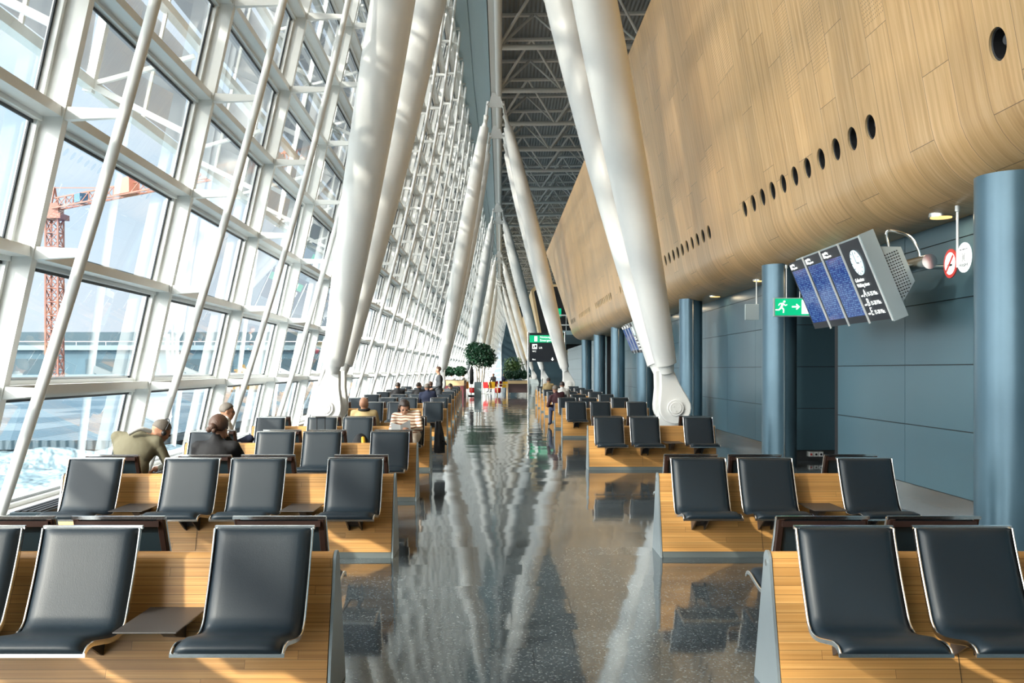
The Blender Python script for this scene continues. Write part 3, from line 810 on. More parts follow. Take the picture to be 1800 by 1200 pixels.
def seat_backplate():
    mb = MB(); k = len(fr)
    path = [((0, -(y-ny*-.0-.0), z), (1,0,0), (0,-ny,nz)) for (y,z),(ny,nz) in fr[:int(k*.5)]]
    mb.sweep([((0, o_[1]+.012, o_[2]), x_, n_) for o_, x_, n_ in path], rrect(.45,.012,.004,1))
    for sx in (-1,1): mb.sweep([((sx*.222, o_[1]+.022, o_[2]), x_, n_) for o_, x_, n_ in path], rrect(.034,.022,.004,1), 1)
    mb.bar((-.22,-.145,.835),(.22,-.145,.835),.022,.03,1)
    return mb
def bracket():
    mb = MB()
    for sx in (-.055,.055):
        mb.prism([(-.10,.20),(-.10,.40),(-.30,.40),(-.66,.41),(-.66,.395),(-.40,.36),(-.22,.25)], 'x', sx-.006, sx+.006)
    mb.prism([(-.08,.22),(-.08,.37),(-.26,.37),(-.20,.28)], 'x', -.05, .05)
    mb.box(-.1,.1,-.62,-.42,.388,.398)
    return mb
seat0 = cushion().build('seat', M['leather'], None, smooth=60)
seat_frame().build('seat_frame', M['chrome'], seat0, smooth=40)
seat_backplate().build('back_plate', [M['backglass'], M['brownfr']], seat0, smooth=40)
bracket().build('bracket', M['dgrey'], seat0, smooth=False)
def tray_mesh():
    mb = MB(); mb.prism([(-.145,-.16),(.145,-.16),(.145,-.63),(-.145,-.63)], 'z', .462, .470); return mb
tray0 = tray_mesh().build('side_table', M['tray'], None, smooth=False, bevel=.004)
mb = MB(); mb.prism([(-.10,.30),(-.10,.45),(-.45,.455),(-.30,.36)], 'x', -.03, .03); mb.build('table_bracket', M['dgrey'], tray0, smooth=False)
def a_profile(g=0):
    """half-A shaped closed outline (y,z)"""
    pts = [(-.235-g,.0),( -.235-g,.06)] if False else [(-.235-g,.065)]
    pts = [(-.24-g, .053 if g == 0 else 0)]
    pts += [(-.052-g,.655)]
    for k in range(1,12):
        a = PI*k/12; pts.append((-(.052+g)*math.cos(a), .662+(.052+g)*math.sin(a)*1.05))
    pts += [(.052+g,.655),(.24+g,.053 if g == 0 else 0)]
    return pts
def bench_meshes(L):
    body = MB(); body.prism(a_profile(0), 'x', .012, L-.012)
    # upright joint between the two wooden shells
    pl = MB(); pl.box(.012, L-.012, -.232, .232, 0, .052)
    return body, pl
def endp():
    mb = MB(); mb.prism(a_profile(.006), 'x', -.006, .008); return mb
pr = {}
for L in (2.13, 2.98):
    b_, p_ = bench_meshes(L); t_ = empty('bench_row')
    b_.build('bench_body', M['bench_wood'], t_, smooth=35); p_.build('plinth', M['plinth'], t_, smooth=False)
    e1 = endp().build('end_panel', M['panelgrey'], t_, smooth=35); mb = MB(); mb.tube([(-.006,0,.66),(-.010,0,.66)], .018, 12); 
    mb.build('cap_screw', M['steel'], e1, smooth=40)
    e2 = e1.copy(); COL.objects.link(e2); e2.parent = t_; e2.location = (L,0,0); e2.rotation_euler = (0,0,PI)
    jb = MB()
    for jx in ((L*.42,)): jb.prism([( -.2405,.066),(-.0525,.655),(-.0535,.655),(-.2415,.066)], 'x', jx-.0015, jx+.0015)
    jb.build('joint', M['black'], t_, smooth=False)
    pr[L] = t_
def add_seats(t_, L, offs, trays):
    for side in (0, 1):
        for x in offs:
            s = copy_tree(seat0, t_); s.location = (x, 0, 0); s.rotation_euler = (0,0,PI*side)
        for x in trays:
            s = copy_tree(tray0, t_); s.location = (x, 0, 0); s.rotation_euler = (0,0,PI*side)
# right bench: measured from the aisle end
add_seats(pr[2.13], 2.13, [.335,.925,1.81], [1.365])
add_seats(pr[2.98], 2.98, [2.98-.33,2.98-1.185,2.98-1.77,2.98-2.62], [2.98-.755,2.98-2.19])
for o_ in (seat0, tray0):
    for c in list(o_.children): bpy.data.objects.remove(c)
    bpy.data.objects.remove(o_)
LX = {4.98:-.874, 8.72:-1.0, 12.4:-1.137, 16.1:-1.255}
used = set()
YS_L = [4.98,8.72,12.4,16.1,23.5,27.2,30.9,34.6,38.3,42.0,45.7]
YS_R = [4.98,8.75,16.2,23.7,27.2,30.9,34.6,38.3,42.0,45.7]
BX = {}
for i, y in enumerate(YS_L):
    xr = LX.get(y, -.86 - .0262*y)
    if y not in LX: xr = -.874 - .0300*(y-4.98)
    BX[y] = xr
    t_ = pr[2.98] if 2.98 not in used else copy_tree(pr[2.98]); used.add(2.98)
    t_.location = (xr-2.98, y, 0)
    lab = 'double sided wooden bench with black seats left of the aisle, %s' % ('nearest the camera' if i == 0 else ('farthest away' if i == len(YS_L)-1 else '%s from the camera' % ORD[i+1]))
    tag(t_, lab, 'bench', 'wooden seat benches left of the aisle')
for i, y in enumerate(YS_R):
    t_ = pr[2.13] if 2.13 not in used else copy_tree(pr[2.13]); used.add(2.13)
    t_.location = ({0:1.345,1:1.365}.get(i,1.36), y, 0)
    lab = 'double sided wooden bench with black seats right of the aisle, %s' % ('nearest the camera' if i == 0 else ('farthest away' if i == len(YS_R)-1 else '%s from the camera' % ORD[i+1]))
    tag(t_, lab, 'bench', 'wooden seat benches right of the aisle')

# ---------------------------------------------------------------- floor convectors by the glass
def convector(y0, L, lab):
    t_ = empty('floor_convector', (G(y0)+shear(0)+.22, y0, 0), -math.atan((G(y0+L)-G(y0))/L), lab, 'heater', 'dark convector boxes along the glass')
    mb = MB(); mb.box(0,.32,0,L,0,.22); mb.build('casing', M['darkbox'], t_, smooth=False, bevel=.004)
    mb = MB()
    for k in range(4): mb.box(.04+.07*k,.085+.07*k,.03,L-.03,.22,.232)
    mb.build('grille', M['black'], t_, smooth=False)
    mb = MB(); mb.tube([(.16,-.004,.17),(.16,0,.17)], .012, 8); mb.build('screw', M['steel'], t_, smooth=40)
convector(9.7, 3.2, 'dark convector box by the glass, left of the second bench')
convector(13.3, 3.4, 'dark convector box by the glass behind the man in the olive jacket')
convector(17.2, 3.6, 'dark convector box by the glass beside the near left white column')

# ---------------------------------------------------------------- flight display banks
def display_bank(y0, label, detail=True):
    """near end at y0, runs away along +Y; four portrait modules"""
    tx_, tz_ = 4.02, 3.16; bx_, bz_ = 4.40, 2.235
    t_ = empty('flight_display', (tx_, y0, tz_), 0, label, 'display')
    dn = Vector((bx_-tx_, 0, bz_-tz_)); H = dn.length; dn.normalize(); nrm_ = Vector((dn.z, 0, -dn.x))   # faces -X and down
    if nrm_.x > 0: nrm_ = -nrm_
    wm = .70
    def pt(u, v, d=0): return Vector((0, u, 0)) + dn*v - nrm_*d
    for k in range(4):
        u0 = k*wm; u1 = (k+1)*wm-.012
        mb = MB(); mb.hexa([pt(u0,0,0),pt(u1,0,0),pt(u1,0,.12),pt(u0,0,.12),pt(u0,H,0),pt(u1,H,0),pt(u1,H,.12),pt(u0,H,.12)])
        md = mb.build('display_module', M['signdark'], t_, smooth=False)
        if k > 0:
            me = bpy.data.meshes.new('screen'); me.from_pydata([pt(u0+.05,.13,-.004),pt(u1-.05,.13,-.004),pt(u1-.05,H-.09,-.004),pt(u0+.05,H-.09,-.004)], [], [(0,1,2,3)])
            uv = me.uv_layers.new(name='UVMap')
            for li, c in enumerate(((1,1),(0,1),(0,0),(1,0))): uv.data[li].uv = c
            me.materials.append(screen_mat(k*3.1)); so = bpy.data.objects.new('screen', me); COL.objects.link(so); so.parent = md
        mb = MB(); mb.bar(pt(u0-.006,-.02,-.012), pt(u0-.006,H+.02,-.012), .014, .02); mb.build('module_rail', M['white'], md, smooth=False)
    # text frame: x axis = reading direction. viewer looks +X, so right-hand = -Y... reading left->right is +Y -> -Y
    ex_ = Vector((0,-1,0)); ey_ = -dn; ez_ = ex_.cross(ey_)
    R_ = Matrix((ex_, ey_, ez_)).transposed()
    def tx(s, size, u, v, m_, nm='lettering', al='LEFT', sc=None):
        return text(nm, s, size, pt(u, v, -.008), R_, m_, t_, .001, al, sc)
    if detail:
        for k in (1,2,3):
            tx('Abflug\nDeparture', .048, (k+1)*wm-.14, .065, M['signwhite'])
            mb = MB(); mb.add([pt((k+1)*wm-.06,.03,-.006), pt((k+1)*wm-.12,.03,-.006), pt((k+1)*wm-.12,.10,-.006), pt((k+1)*wm-.06,.10,-.006)], [(0,1,2,3)]); mb.build('pictogram', M['signwhite'], t_, smooth=False)
        # clock
        cu, cv = wm*.5, .27; mb = MB(); mb.tube([pt(cu,cv,-.002), pt(cu,cv,-.012)], .155, 40); ck = mb.build('clock', M['clockface'], t_, smooth=40)
        mb = MB(); c_ = pt(cu,cv,-.014)
        mb.bar(c_, c_+Vector((0,-.075,0))+dn*.01, .012, .003, up=nrm_); mb.bar(c_, c_-dn*.12+Vector((0,.01,0)), .008, .003, up=nrm_)
        for h in range(12):
            a = 2*PI*h/12; e_ = Vector((0,math.cos(a),0))+dn*math.sin(a); mb.bar(c_+e_*.12, c_+e_*.145, .008, .003, up=nrm_)
        mb.build('clock_hands', M['black'], ck, smooth=False)
        tx('Gehzeiten\nWalking times', .066, wm-.08, .51, M['signwhite'])
        for r_, (a_, b__) in enumerate((('A','15-25 Min.'),('B','15-20 Min.'),('E','15-20 Min.'))):
            v_ = .65+.115*r_
            tx('nach', .04, wm-.07, v_+.02, M['signwhite']); tx(a_, .14, wm-.165, v_, M['signwhite']); tx(b__, .072, wm-.275, v_+.015, M['signwhite'])
    # silver side case, perforated taper housing at the near end
    mb = MB(); mb.hexa([pt(-.04,-.03,-.01),pt(-.005,-.03,-.01),pt(-.005,-.03,.16),pt(-.04,-.03,.16),pt(-.04,H+.03,-.01),pt(-.005,H+.03,-.01),pt(-.005,H+.03,.16),pt(-.04,H+.03,.16)])
    mb.hexa([pt(.0,-.02,.125),pt(4*wm,-.02,.125),pt(4*wm,-.02,.155),pt(.0,-.02,.155),pt(.0,H+.02,.125),pt(4*wm,H+.02,.125),pt(4*wm,H+.02,.155),pt(.0,H+.02,.155)])
    mb.build('side_case', M['silver'], t_, smooth=False)
    mb = MB(); mb.hexa([pt(.0,.18,.16),pt(4*wm-.05,.18,.16),pt(4*wm-.1,.28,.40),pt(.02,.28,.40),pt(.0,H-.12,.16),pt(4*wm-.05,H-.12,.16),pt(4*wm-.1,H-.30,.40),pt(.02,H-.30,.40)])
    hs = mb.build('rear_housing', M['silver'], t_, smooth=False)
    if detail:
        mb = MB()
        for i in range(16):
            for j in range(6):
                v = .30+.034*i; d = .185+.03*j
                if v < .2+ (d-.16)*.45 or v > H-.14-(d-.16)*.7: continue
                c0 = pt(-.002+ (d-.16)*.083, v, d); mb.box(c0.x-.006, c0.x+.006, c0.y-.006, c0.y+.004, c0.z-.006, c0.z+.006)
        mb.build('perforation', M['black'], hs, smooth=False)
    # horizontal support tube with cable loop
    cx_, cz_ = 4.72-tx_, (1.65+(650-463)*y0/1700)-tz_
    mb = MB(); mb.tube([(cx_, -.22, cz_), (cx_, 4*wm, cz_)], .085, 28); sp_ = mb.build('support_tube', M['steel'], t_, smooth=40)
    for u in (.15, 2.4):
        mb = MB(); mb.tube([(cx_,u,cz_), pt(u,.50,.38)], .03, 10); mb.tube([(cx_,u+.2,cz_),(XW-tx_,u+.2,cz_)], .03, 10); mb.build('arm', M['steel'], t_, smooth=40)
    mb = MB(); mb.tube(smoothpath([tuple(pt(.1,.26,.30)), tuple(pt(.1,.10,.28)+Vector((.05,0,.06))), (cx_-.22,.05,cz_+.36),(cx_-.10,.05,cz_+.30),(cx_-.02,.03,cz_+.16),(cx_,.03,cz_+.05)],6), .016, 8); mb.build('cable', M['chrome'], t_, smooth=40)
    return t_
display_bank(11.0, 'near bank of tilted flight screens with a clock under the wooden wall')
display_bank(31.0, 'small far bank of tilted flight screens beyond the white V column')

# ---------------------------------------------------------------- hanging signs on the right
def hang_exit(x0, x1, y, z0, z1, lab, front=True):
    t_ = empty('exit_sign', ((x0+x1)/2, y, z0), 0, lab, 'sign')
    w = x1-x0; h = z1-z0
    mb = MB(); mb.box(-w/2,w/2,-.03,.03,0,h); bo = mb.build('sign_box', M['silver'], t_, smooth=False, bevel=.004)
    mb = MB(); mb.box(-w/2+.02,w/2-.01,-.034,-.03,.02,h-.015); mb.build('green_face', M['green'], t_, smooth=False)
    sc = h/.31
    f = MB()
    X0 = -w*.30; Z0 = h*.52
    def bar2(a,b,r): f.tube([(X0+a[0]*sc,-.036,Z0+a[1]*sc),(X0+b[0]*sc,-.036,Z0+b[1]*sc)], r*sc, 8)
    f.ball((X0+.045*sc,-.036,Z0+.085*sc), .018*sc)
    bar2((.025,.06),(-.005,-.01),.017); bar2((.03,.05),(.06,.02),.009); bar2((.06,.02),(.09,.035),.008)
    bar2((.02,.055),(-.03,.05),.009); bar2((-.03,.05),(-.05,.02),.008); bar2((0,-.01),(.035,-.045),.012); bar2((.035,-.045),(.03,-.10),.010)
    bar2((-.005,-.01),(-.04,-.05),.012); bar2((-.04,-.05),(-.10,-.05),.010)
    f.build('running_figure', M['signwhite'], t_, smooth=40)
    a = MB(); a.box(-.02*sc,.09*sc,-.037,-.034,Z0-.012*sc,Z0+.012*sc); a.prism([(.06*sc,Z0+.05*sc),(.115*sc,Z0),(.06*sc,Z0-.05*sc),(.045*sc,Z0-.035*sc),(.08*sc,Z0),(.045*sc,Z0+.035*sc)], 'y', -.037, -.034)
    a.build('arrow', M['signwhite'], t_, smooth=False)
    d = MB(); d.box(w*.5-.175*sc,w*.5-.055*sc,-.037,-.034,.045*sc,h-.035*sc); d.build('door_symbol', M['signwhite'], t_, smooth=False)
    for xr in (-.10, .12):
        r_ = MB(); r_.tube([(xr,0,h),(xr,0,3.38-z0)], .008, 8); r_.tube([(xr,0,3.38-z0-.06),(xr,0,3.38-z0)], .02, 10); r_.build('hanger_rod', M['white'], t_, smooth=40)
hang_exit(4.39, 5.02, 15.9, 2.525, 2.835, 'green running man exit sign hanging below the wooden soffit')
t_ = empty('hanging_lamp_box', (4.66,18.4,2.6), 0, 'blank grey hanging box sign left of the second blue column', 'sign')
mb = MB(); mb.box(-.12,.14,-.03,.03,0,.30); mb.build('box', M['silver'], t_, smooth=False, bevel=.004)
mb = MB(); mb.tube([(.1,0,.3),(.1,0,.78)], .012, 8); mb.build('hanger_rod', M['white'], t_, smooth=40)
# round signs on one rod
def disc(y, z, r, lab, which):
    t_ = empty('round_sign', (4.80,y,z), 0, lab, 'sign')
    mb = MB(); mb.tube([(0,0,0),(.012,0,0)], r, 40); mb.build('disc', M['signwhite'] if which else M['redring'], t_, smooth=40)
    if not which:
        mb = MB(); mb.tube([(-.003,0,0),(.0,0,0)], r*.76, 40); mb.build('white_field', M['signwhite'], t_, smooth=40)
        mb = MB(); c = r*.72
        mb.bar((-.006,c*.72,-c*.72),(-.006,-c*.72,c*.72),.006,.026, up=(0,.7,.7)); mb.build('red_bar', M['redring'], t_, smooth=False)
        mb = MB(); mb.box(-.005,-.003,-.055,.055,-.03,-.008); mb.build('cigarette', M['black'], t_, smooth=False)
        mb = MB(); mb.tube([(-.004,.06,.005),(-.004,.07,.03),(-.004,.055,.05),(-.004,.065,.07)], .003, 6); mb.build('smoke_symbol', M['dgrey'], t_, smooth=40)
    else:
        R_ = Matrix(((0,-1,0),(0,0,1),(-1,0,0))).transposed()
        text('hotspot_lettering', 'Hotspot', .058, (-.003,0,-.075), R_, M['black'], t_, .001, 'CENTER'); text('small_lettering', 'PUBLIC WIRELESS LAN', .018, (-.003,0,.085), R_, M['black'], t_, .001, 'CENTER')
        mb = MB()
        for sg in (-1,1): mb.tube([(-.003, sg*.028,.045),(-.003,sg*.012,.02),(-.003,sg*.010,0),(-.003,sg*.012,-.015),(-.003,sg*.028,-.04)], .003, 6)
        mb.build('wave_symbol', M['black'], t_, smooth=40)
    return t_
ds = disc(10.46, 2.80, .157, 'round no smoking sign with a red ring on a hanging rod', 0)
dh = disc(10.15, 2.83, .157, 'round white hotspot sign on the same hanging rod as the no smoking sign', 1)
mb = MB(); mb.tube([(4.81,10.31,2.74),(4.81,10.31,3.40)], .014, 10); mb.tube([(4.81,10.31,3.34),(4.81,10.31,3.40)], .025, 12)
o_ = mb.build('hanger_rod', M['white'], None, smooth=40); tag(o_, 'white rod hanging from the wooden soffit between the two round signs', 'rod')
# sockets in the niche
t_ = empty('power_socket', (5.62,17.56,.12), 0, 'row of three white power sockets low in the dark niche', 'socket')
for k in range(3):
    mb = MB(); mb.box(-.13+k*.09,-.055+k*.09,-.03,.0,-.04,.045); so = mb.build('socket_plate', M['white'], t_, smooth=False)
    mb = MB(); mb.tube([(-.092+k*.09,-.034,.0),(-.092+k*.09,-.03,.0)], .02, 14); mb.build('outlet', M['black'] if k else M['redring'], so, smooth=40)

# ================================================================== outside the glass
mb = MB(); mb.add([(-900,-300,-.6),(-4.6,-300,-.6),(-4.6,900,-.6),(-900,900,-.6)], [(0,1,2,3)])
M['apron'] = mat('apron_concrete', (.20,.25,.28), .8, noise=.12, nscale=.05)
tag(mb.build('ground', M['apron'], smooth=False), kind='structure')
def sheets_mat():
    m, t, b = newmat('corrugated_sheets'); tc = N(t,'ShaderNodeTexCoord'); br = N(t,'ShaderNodeTexBrick')
    br.inputs['Scale'].default_value = 1; br.inputs['Brick Width'].default_value = 2.8; br.inputs['Row Height'].default_value = 3.4; br.inputs['Mortar Size'].default_value = .03
    br.inputs['Color1'].default_value = (.045,.10,.14,1); br.inputs['Color2'].default_value = (.26,.33,.37,1); br.inputs['Mortar'].default_value = (.03,.06,.08,1); br.inputs['Bias'].default_value = -.35
    t.links.new(tc.outputs['Object'], br.inputs['Vector']); t.links.new(br.outputs['Color'], b.inputs['Base Color'])
    w = N(t,'ShaderNodeTexWave', bands_direction='X'); w.inputs['Scale'].default_value = 1.6; t.links.new(tc.outputs['Object'], w.inputs['Vector'])
    bp = N(t,'ShaderNodeBump'); bp.inputs['Strength'].default_value = .7; bp.inputs['Distance'].default_value = .05; t.links.new(w.outputs['Fac'], bp.inputs['Height']); t.links.new(bp.outputs[0], b.inputs['Normal'])
    b.inputs['Roughness'].default_value = .4; return m
mb = MB(); mb.hexa([(0,0,-.2),(60,0,-.2),(60,46,-.2),(0,46,-.2),(0,0,0),(60,0,0),(60,46,0),(0,46,0)])
o_ = mb.build('temporary_roof', sheets_mat(), smooth=False); o_.location = (-68, 21, .12); o_.rotation_euler = (0,0,.0)
tag(o_, 'low temporary roof of blue and white corrugated sheets outside the glass', 'roof')
mb = MB(); nx, ny = 60, 120; vs = []
from mathutils import noise as mn
for i in range(nx+1):
    for j in range(ny+1):
        x = -14 + 8.3*i/nx; y = 3 + 19*j/ny; x = x + (G(y)+5.0)
        h = .34*mn.noise(Vector((x*.35, y*.9, 0))) + .20*mn.noise(Vector((x*.9+5, y*2.6, 1))) + .10*mn.noise(Vector((x*2.2, y*5.5, 3)))
        vs.append((x, y, -.12+h))
fs = [(i*(ny+1)+j, (i+1)*(ny+1)+j, (i+1)*(ny+1)+j+1, i*(ny+1)+j+1) for i in range(nx) for j in range(ny)]
mb.add(vs, fs); o_ = mb.build('plastic_sheeting', M['tarp'], smooth=60); tag(o_, 'crumpled pale blue plastic sheeting lying outside just below the glass', 'sheeting')
mb = MB(); mb.add([(x_, y_, z_-.03) for x_, y_, z_ in ((-30,3,-.35),(-5.5,3,-.35),(-5.8,22,-.35),(-30,22,-.35))], [(0,1,2,3)]); tag(mb.build('ground_terrace', M['hangar2'], smooth=False), kind='structure')
# hangar
t_ = empty('hangar', (-170,262,-.6), 0, 'long low blue grey terminal building on the horizon outside the glass', 'building')
mb = MB(); mb.box(-170,130,0,40,0,8.0); mb.build('lower_wall', M['hangar'], t_, smooth=False)
mb = MB(); mb.box(-170,130,2,40,8.8,12.6); mb.build('upper_wall', M['hangar3'], t_, smooth=False)
mb = MB(); mb.box(-171,131,-1.5,41,7.6,8.9); mb.build('canopy_band', M['hangar2'], t_, smooth=False)
mb = MB(); mb.tube([(-170,-1.2,9.9),(130,-1.2,9.9)], .12, 6)
for k in range(38): mb.tube([(-170+8*k,-1.2,8.9),(-170+8*k,-1.2,9.9)], .08, 6)
mb.build('railing', M['white'], t_, smooth=False)
for k in range(12):
    mb = MB(); mb.box(-160+24*k,-150+24*k+6,-.1,.05,1.2,5.2); mb.build('gate_window', M['hangar3'], t_, smooth=False)
# crane
t_ = empty('tower_crane', (-69.6,149,-.6), 0, 'orange red lattice tower crane seen through the left glass', 'crane')
mb = MB(); h_ = 25.4; w = .95
for sx in (-w,w):
    for sy in (-w,w): mb.bar((sx,sy,0),(sx,sy,h_),.24,.24)
nseg = 12
for k in range(nseg):
    z0 = h_*k/nseg; z1 = h_*(k+1)/nseg
    for (a, b) in (((-w,-w),(w,-w)),((w,-w),(w,w)),((w,w),(-w,w)),((-w,w),(-w,-w))):
        mb.bar((a[0],a[1],z0),(b[0],b[1],z1),.13,.13); mb.bar((b[0],b[1],z0),(a[0],a[1],z1),.13,.13); mb.bar((a[0],a[1],z1),(b[0],b[1],z1),.15,.15)
mb.build('mast', M['crane'], t_, smooth=False)
mb = MB(); mb.box(-1.6,1.6,-1.6,1.6,h_,h_+.8); mb.box(-1.0,1.0,-1.0,1.0,h_+.8,h_+2.4); mb.build('slewing_ring', M['crane'], t_, smooth=False)
jd = Vector((28.9,-22,0)).normalized(); jn = Vector((-jd.y, jd.x, 0)); zb = 27.0
def jp(s, o_=0, z=0): return jd*s + jn*o_ + Vector((0,0,zb+z))
mb = MB(); Lj = 62
for o2 in (-.7,.7): mb.bar(jp(0,o2),jp(Lj,o2),.2,.2)
mb.bar(jp(0,0,1.7),jp(Lj,0,1.3),.2,.2)
k = 0
while k*2.2 < Lj-2.2:
    s0 = k*2.2
    for o2 in (-.7,.7): mb.bar(jp(s0,o2),jp(s0+1.1,0,1.6),.11,.11); mb.bar(jp(s0+1.1,0,1.6),jp(s0+2.2,o2),.11,.11)
    mb.bar(jp(s0,-.7),jp(s0+2.2,.7),.09,.09); k += 1
mb.build('jib', M['crane'], t_, smooth=False)
mb = MB()
for o2 in (-.6,.6): mb.bar(jp(0,o2),jp(-9,o2),.22,.22); mb.bar(jp(0,0,3.2),jp(-9,o2,.1),.12,.12)
for s0 in range(0,9,2): mb.bar(jp(-s0,-.6),jp(-s0-1.5,.6),.1,.1)
for o2 in (-.6,.6): mb.bar(jp(0,o2),jp(0,0,3.4),.22,.22)
mb.bar(jp(0,0,3.3),jp(14,0,1.7),.12,.12)
mb.build('counter_jib', M['crane'], t_, smooth=False)
mb = MB(); mb.hexa([jp(18,-.9,.1),jp(22,-.9,.1),jp(22,.9,.1),jp(18,.9,.1),jp(18.2,-.7,2.2),jp(21.6,-.7,2.4),jp(21.6,.7,2.4),jp(18.2,.7,2.2)]); mb.build('red_sign_box', M['cranered'], t_, smooth=False)
mb = MB(); mb.hexa([jp(7,-.7,.2),jp(8.6,-.7,.2),jp(8.6,.7,.2),jp(7,.7,.2),jp(7,-.7,1.5),jp(8.6,-.7,1.5),jp(8.6,.7,1.5),jp(7,.7,1.5)]); mb.build('hoist', M['craneblue'], t_, smooth=False)
# flood light mast
t_ = empty('floodlight_mast', (-41.4,120,-.6), 0, 'tall thin floodlight mast on the apron outside the glass', 'mast')
mb = MB(); mb.tube([(0,0,0),(0,0,15.6)], [.16,.07], 8); mb.build('pole', M['silver'], t_, smooth=40)
for zz in (15.4,16.0,16.6):
    for xx in (-.75,-.25,.25,.75):
        mb = MB(); mb.box(xx-.17,xx+.17,-.1,.15,zz-.16,zz+.16); mb.build('floodlight', M['silver'], t_, smooth=False)
    mb = MB(); mb.box(-.95,.95,.15,.2,zz-.03,zz+.03); mb.build('crossbar', M['silver'], t_, smooth=False)

M['ochre'] = mat('faded_yellow_paint', (.24,.14,.03), .5)
# yellow digger outside
t_ = empty('digger', (-21.5,80,-.6), .5, 'small yellow digger on the apron, seen low through the glass', 'vehicle')
for sx in (-.8,.8):
    mb = MB(); mb.prism([(-1.3,.1),(-1.1,0),(1.1,0),(1.3,.1),(1.3,.45),(1.1,.6),(-1.1,.6),(-1.3,.45)], 'x', sx-.2, sx+.2); mb.build('track', M['black'], t_, smooth=False)
box_part_ = lambda nm, m, *b: (lambda q: (q.box(*b), q.build(nm, m, t_, smooth=False, bevel=.03)))(MB())
box_part_('body', M['ochre'], -.9,.9,-1.3,.9,.65,1.35); box_part_('cab', M['ochre'], -.85,.0,-.2,.8,1.35,2.3); box_part_('cab_window', M['black'], -.87,.02,-.1,.7,1.55,2.15)
mb = MB(); mb.bar((.3,.8,1.1),(.3,2.4,2.6),.25,.3); mb.build('boom', M['ochre'], t_, smooth=False)
mb = MB(); mb.bar((.3,2.4,2.6),(.3,3.6,1.2),.2,.25); mb.build('dipper_arm', M['ochre'], t_, smooth=False)
mb = MB(); mb.prism([(3.3,1.3),(3.9,1.2),(3.8,.5),(3.3,.4)], 'x', .0, .6); mb.build('bucket', M['dgrey'], t_, smooth=False)

# ================================================================== far part of the hall
mb = MB()
pf = [(p[0], p[1]) for p in prof]; pf.append((on_face(0,s_top)[0], on_face(0,s_top)[2])); pf.append((on_face(0,s_top)[0]+.5, 10.1)); pf.append((12.5,10.3))
pf = pf + [(12.5,3.38)]
mb.prism([(x-.85,z) for x,z in pf], 'y', 96.0, 190.0)
o_ = mb.build('wall_far_gallery', M['cream'], smooth=35); tag(o_, kind='structure')
mb = MB(); cx_, cz_ = 7.5, 6.7
mb.prism([((x-cx_)*.93+cx_-.85, (z-cz_)*.93+cz_) for x,z in pf], 'y', 95.85, 95.99); tag(mb.build('wall_far_opening', M['black'], smooth=False), kind='structure')
mb = MB(); mb.box(3.2,12,70,95.8,4.2,4.5); tag(mb.build('floor_bridge', M['teal'], smooth=False), kind='structure')
mb = MB(); mb.box(7.6,7.8,66,96,0,16); tag(mb.build('wall_gallery_back', M['hangar3'], smooth=False), kind='structure')
t_ = empty('bridge_railing', (3.3,70,4.5), 0, 'pale handrails of the upper bridge past the end of the wooden wall', 'railing')
mb = MB()
for z in (.4,1.1): mb.tube([(0,0,z),(4.2,0,z)], .05, 8)
mb.build('handrail', M['white'], t_, smooth=40)
for k in range(5): mb = MB(); mb.box(k*1.03-.02,k*1.03+.02,-.02,.02,0,1.1); mb.build('post', M['white'], t_, smooth=False)
mb = MB(); mb.add([(0,0,0),(4.2,0,0),(4.2,0,1.05),(0,0,1.05)],[(0,1,2,3)]); mb.build('glass_panel', M['glass'], t_, smooth=False)
hang = empty('exit_sign', (4.75,74,9.0-.0), 0, 'small distant green exit sign on the dark wall past the wooden wall', 'sign')
hang.location = (3.75,74,6.0)
mb = MB(); mb.box(-.45,.45,-.05,.05,-.3,.35); mb.build('sign_box', M['green'], hang, smooth=False)
mb = MB(); mb.ball((-.05,-.06,.18), .06, 0, 8, 6); mb.bar((-.05,-.06,.12),(.0,-.06,-.05),.1,.03); mb.bar((0,-.06,-.05),(.1,-.06,-.22),.06,.03); mb.bar((0,-.06,-.05),(-.15,-.06,-.15),.06,.03); mb.build('running_figure', M['signwhite'], hang, smooth=False)
mb = MB(); mb.tube([(0,0,-1.5),(0,0,-.3)], .03, 6); mb.build('stand_rod', M['white'], hang, smooth=40)

# standing information sign
t_ = empty('information_sign', (1.36,60,0), 0, 'freestanding dark direction sign with a green emergency exit strip beside the cafe', 'sign')
for x in (0,):
    mb = MB(); mb.tube([(0,0,0),(0,0,4.0)], .06, 12); mb.build('post', M['steel'], t_, smooth=40)
mb = MB(); mb.tube([(2.28,0,0),(2.28,0,4.0)], .06, 12); mb.build('post', M['steel'], t_, smooth=40)
mb = MB(); mb.box(.07,2.22,-.05,.05,2.15,3.95); mb.build('sign_panel', M['signdark'], t_, smooth=False)
mb = MB(); mb.box(.09,2.20,-.06,-.05,3.35,3.80); mb.build('green_strip', M['green'], t_, smooth=False)
text('lettering','Notausgang\nEmergency Exit',.20,(.72,-.07,3.58),(PI/2,0,0),M['signwhite'],t_)
mb = MB(); mb.box(.38,.56,-.07,-.06,3.42,3.74); mb.build('pictogram', M['signwhite'], t_, smooth=False)
mb = MB(); mb.box(.25,.55,-.06,-.05,2.95,3.25); mb.box(.30,.36,-.065,-.06,3.0,3.15,1); mb.box(.40,.50,-.065,-.06,3.05,3.2,1); mb.build('pictogram', [M['signwhite'],M['signdark']], t_, smooth=False)
text('lettering','Lift',.16,(.66,-.06,3.02),(PI/2,0,0),M['signwhite'],t_)
text('lettering','WC',.14,(.25,-.06,2.80),(PI/2,0,0),M['signwhite'],t_)
mb = MB(); mb.prism([(1.4,2.32),(1.6,2.32),(1.5,2.22)], 'y', -.06, -.05); mb.box(1.47,1.53,-.06,-.05,2.3,2.42); mb.build('arrow', M['signwhite'], t_, smooth=False)
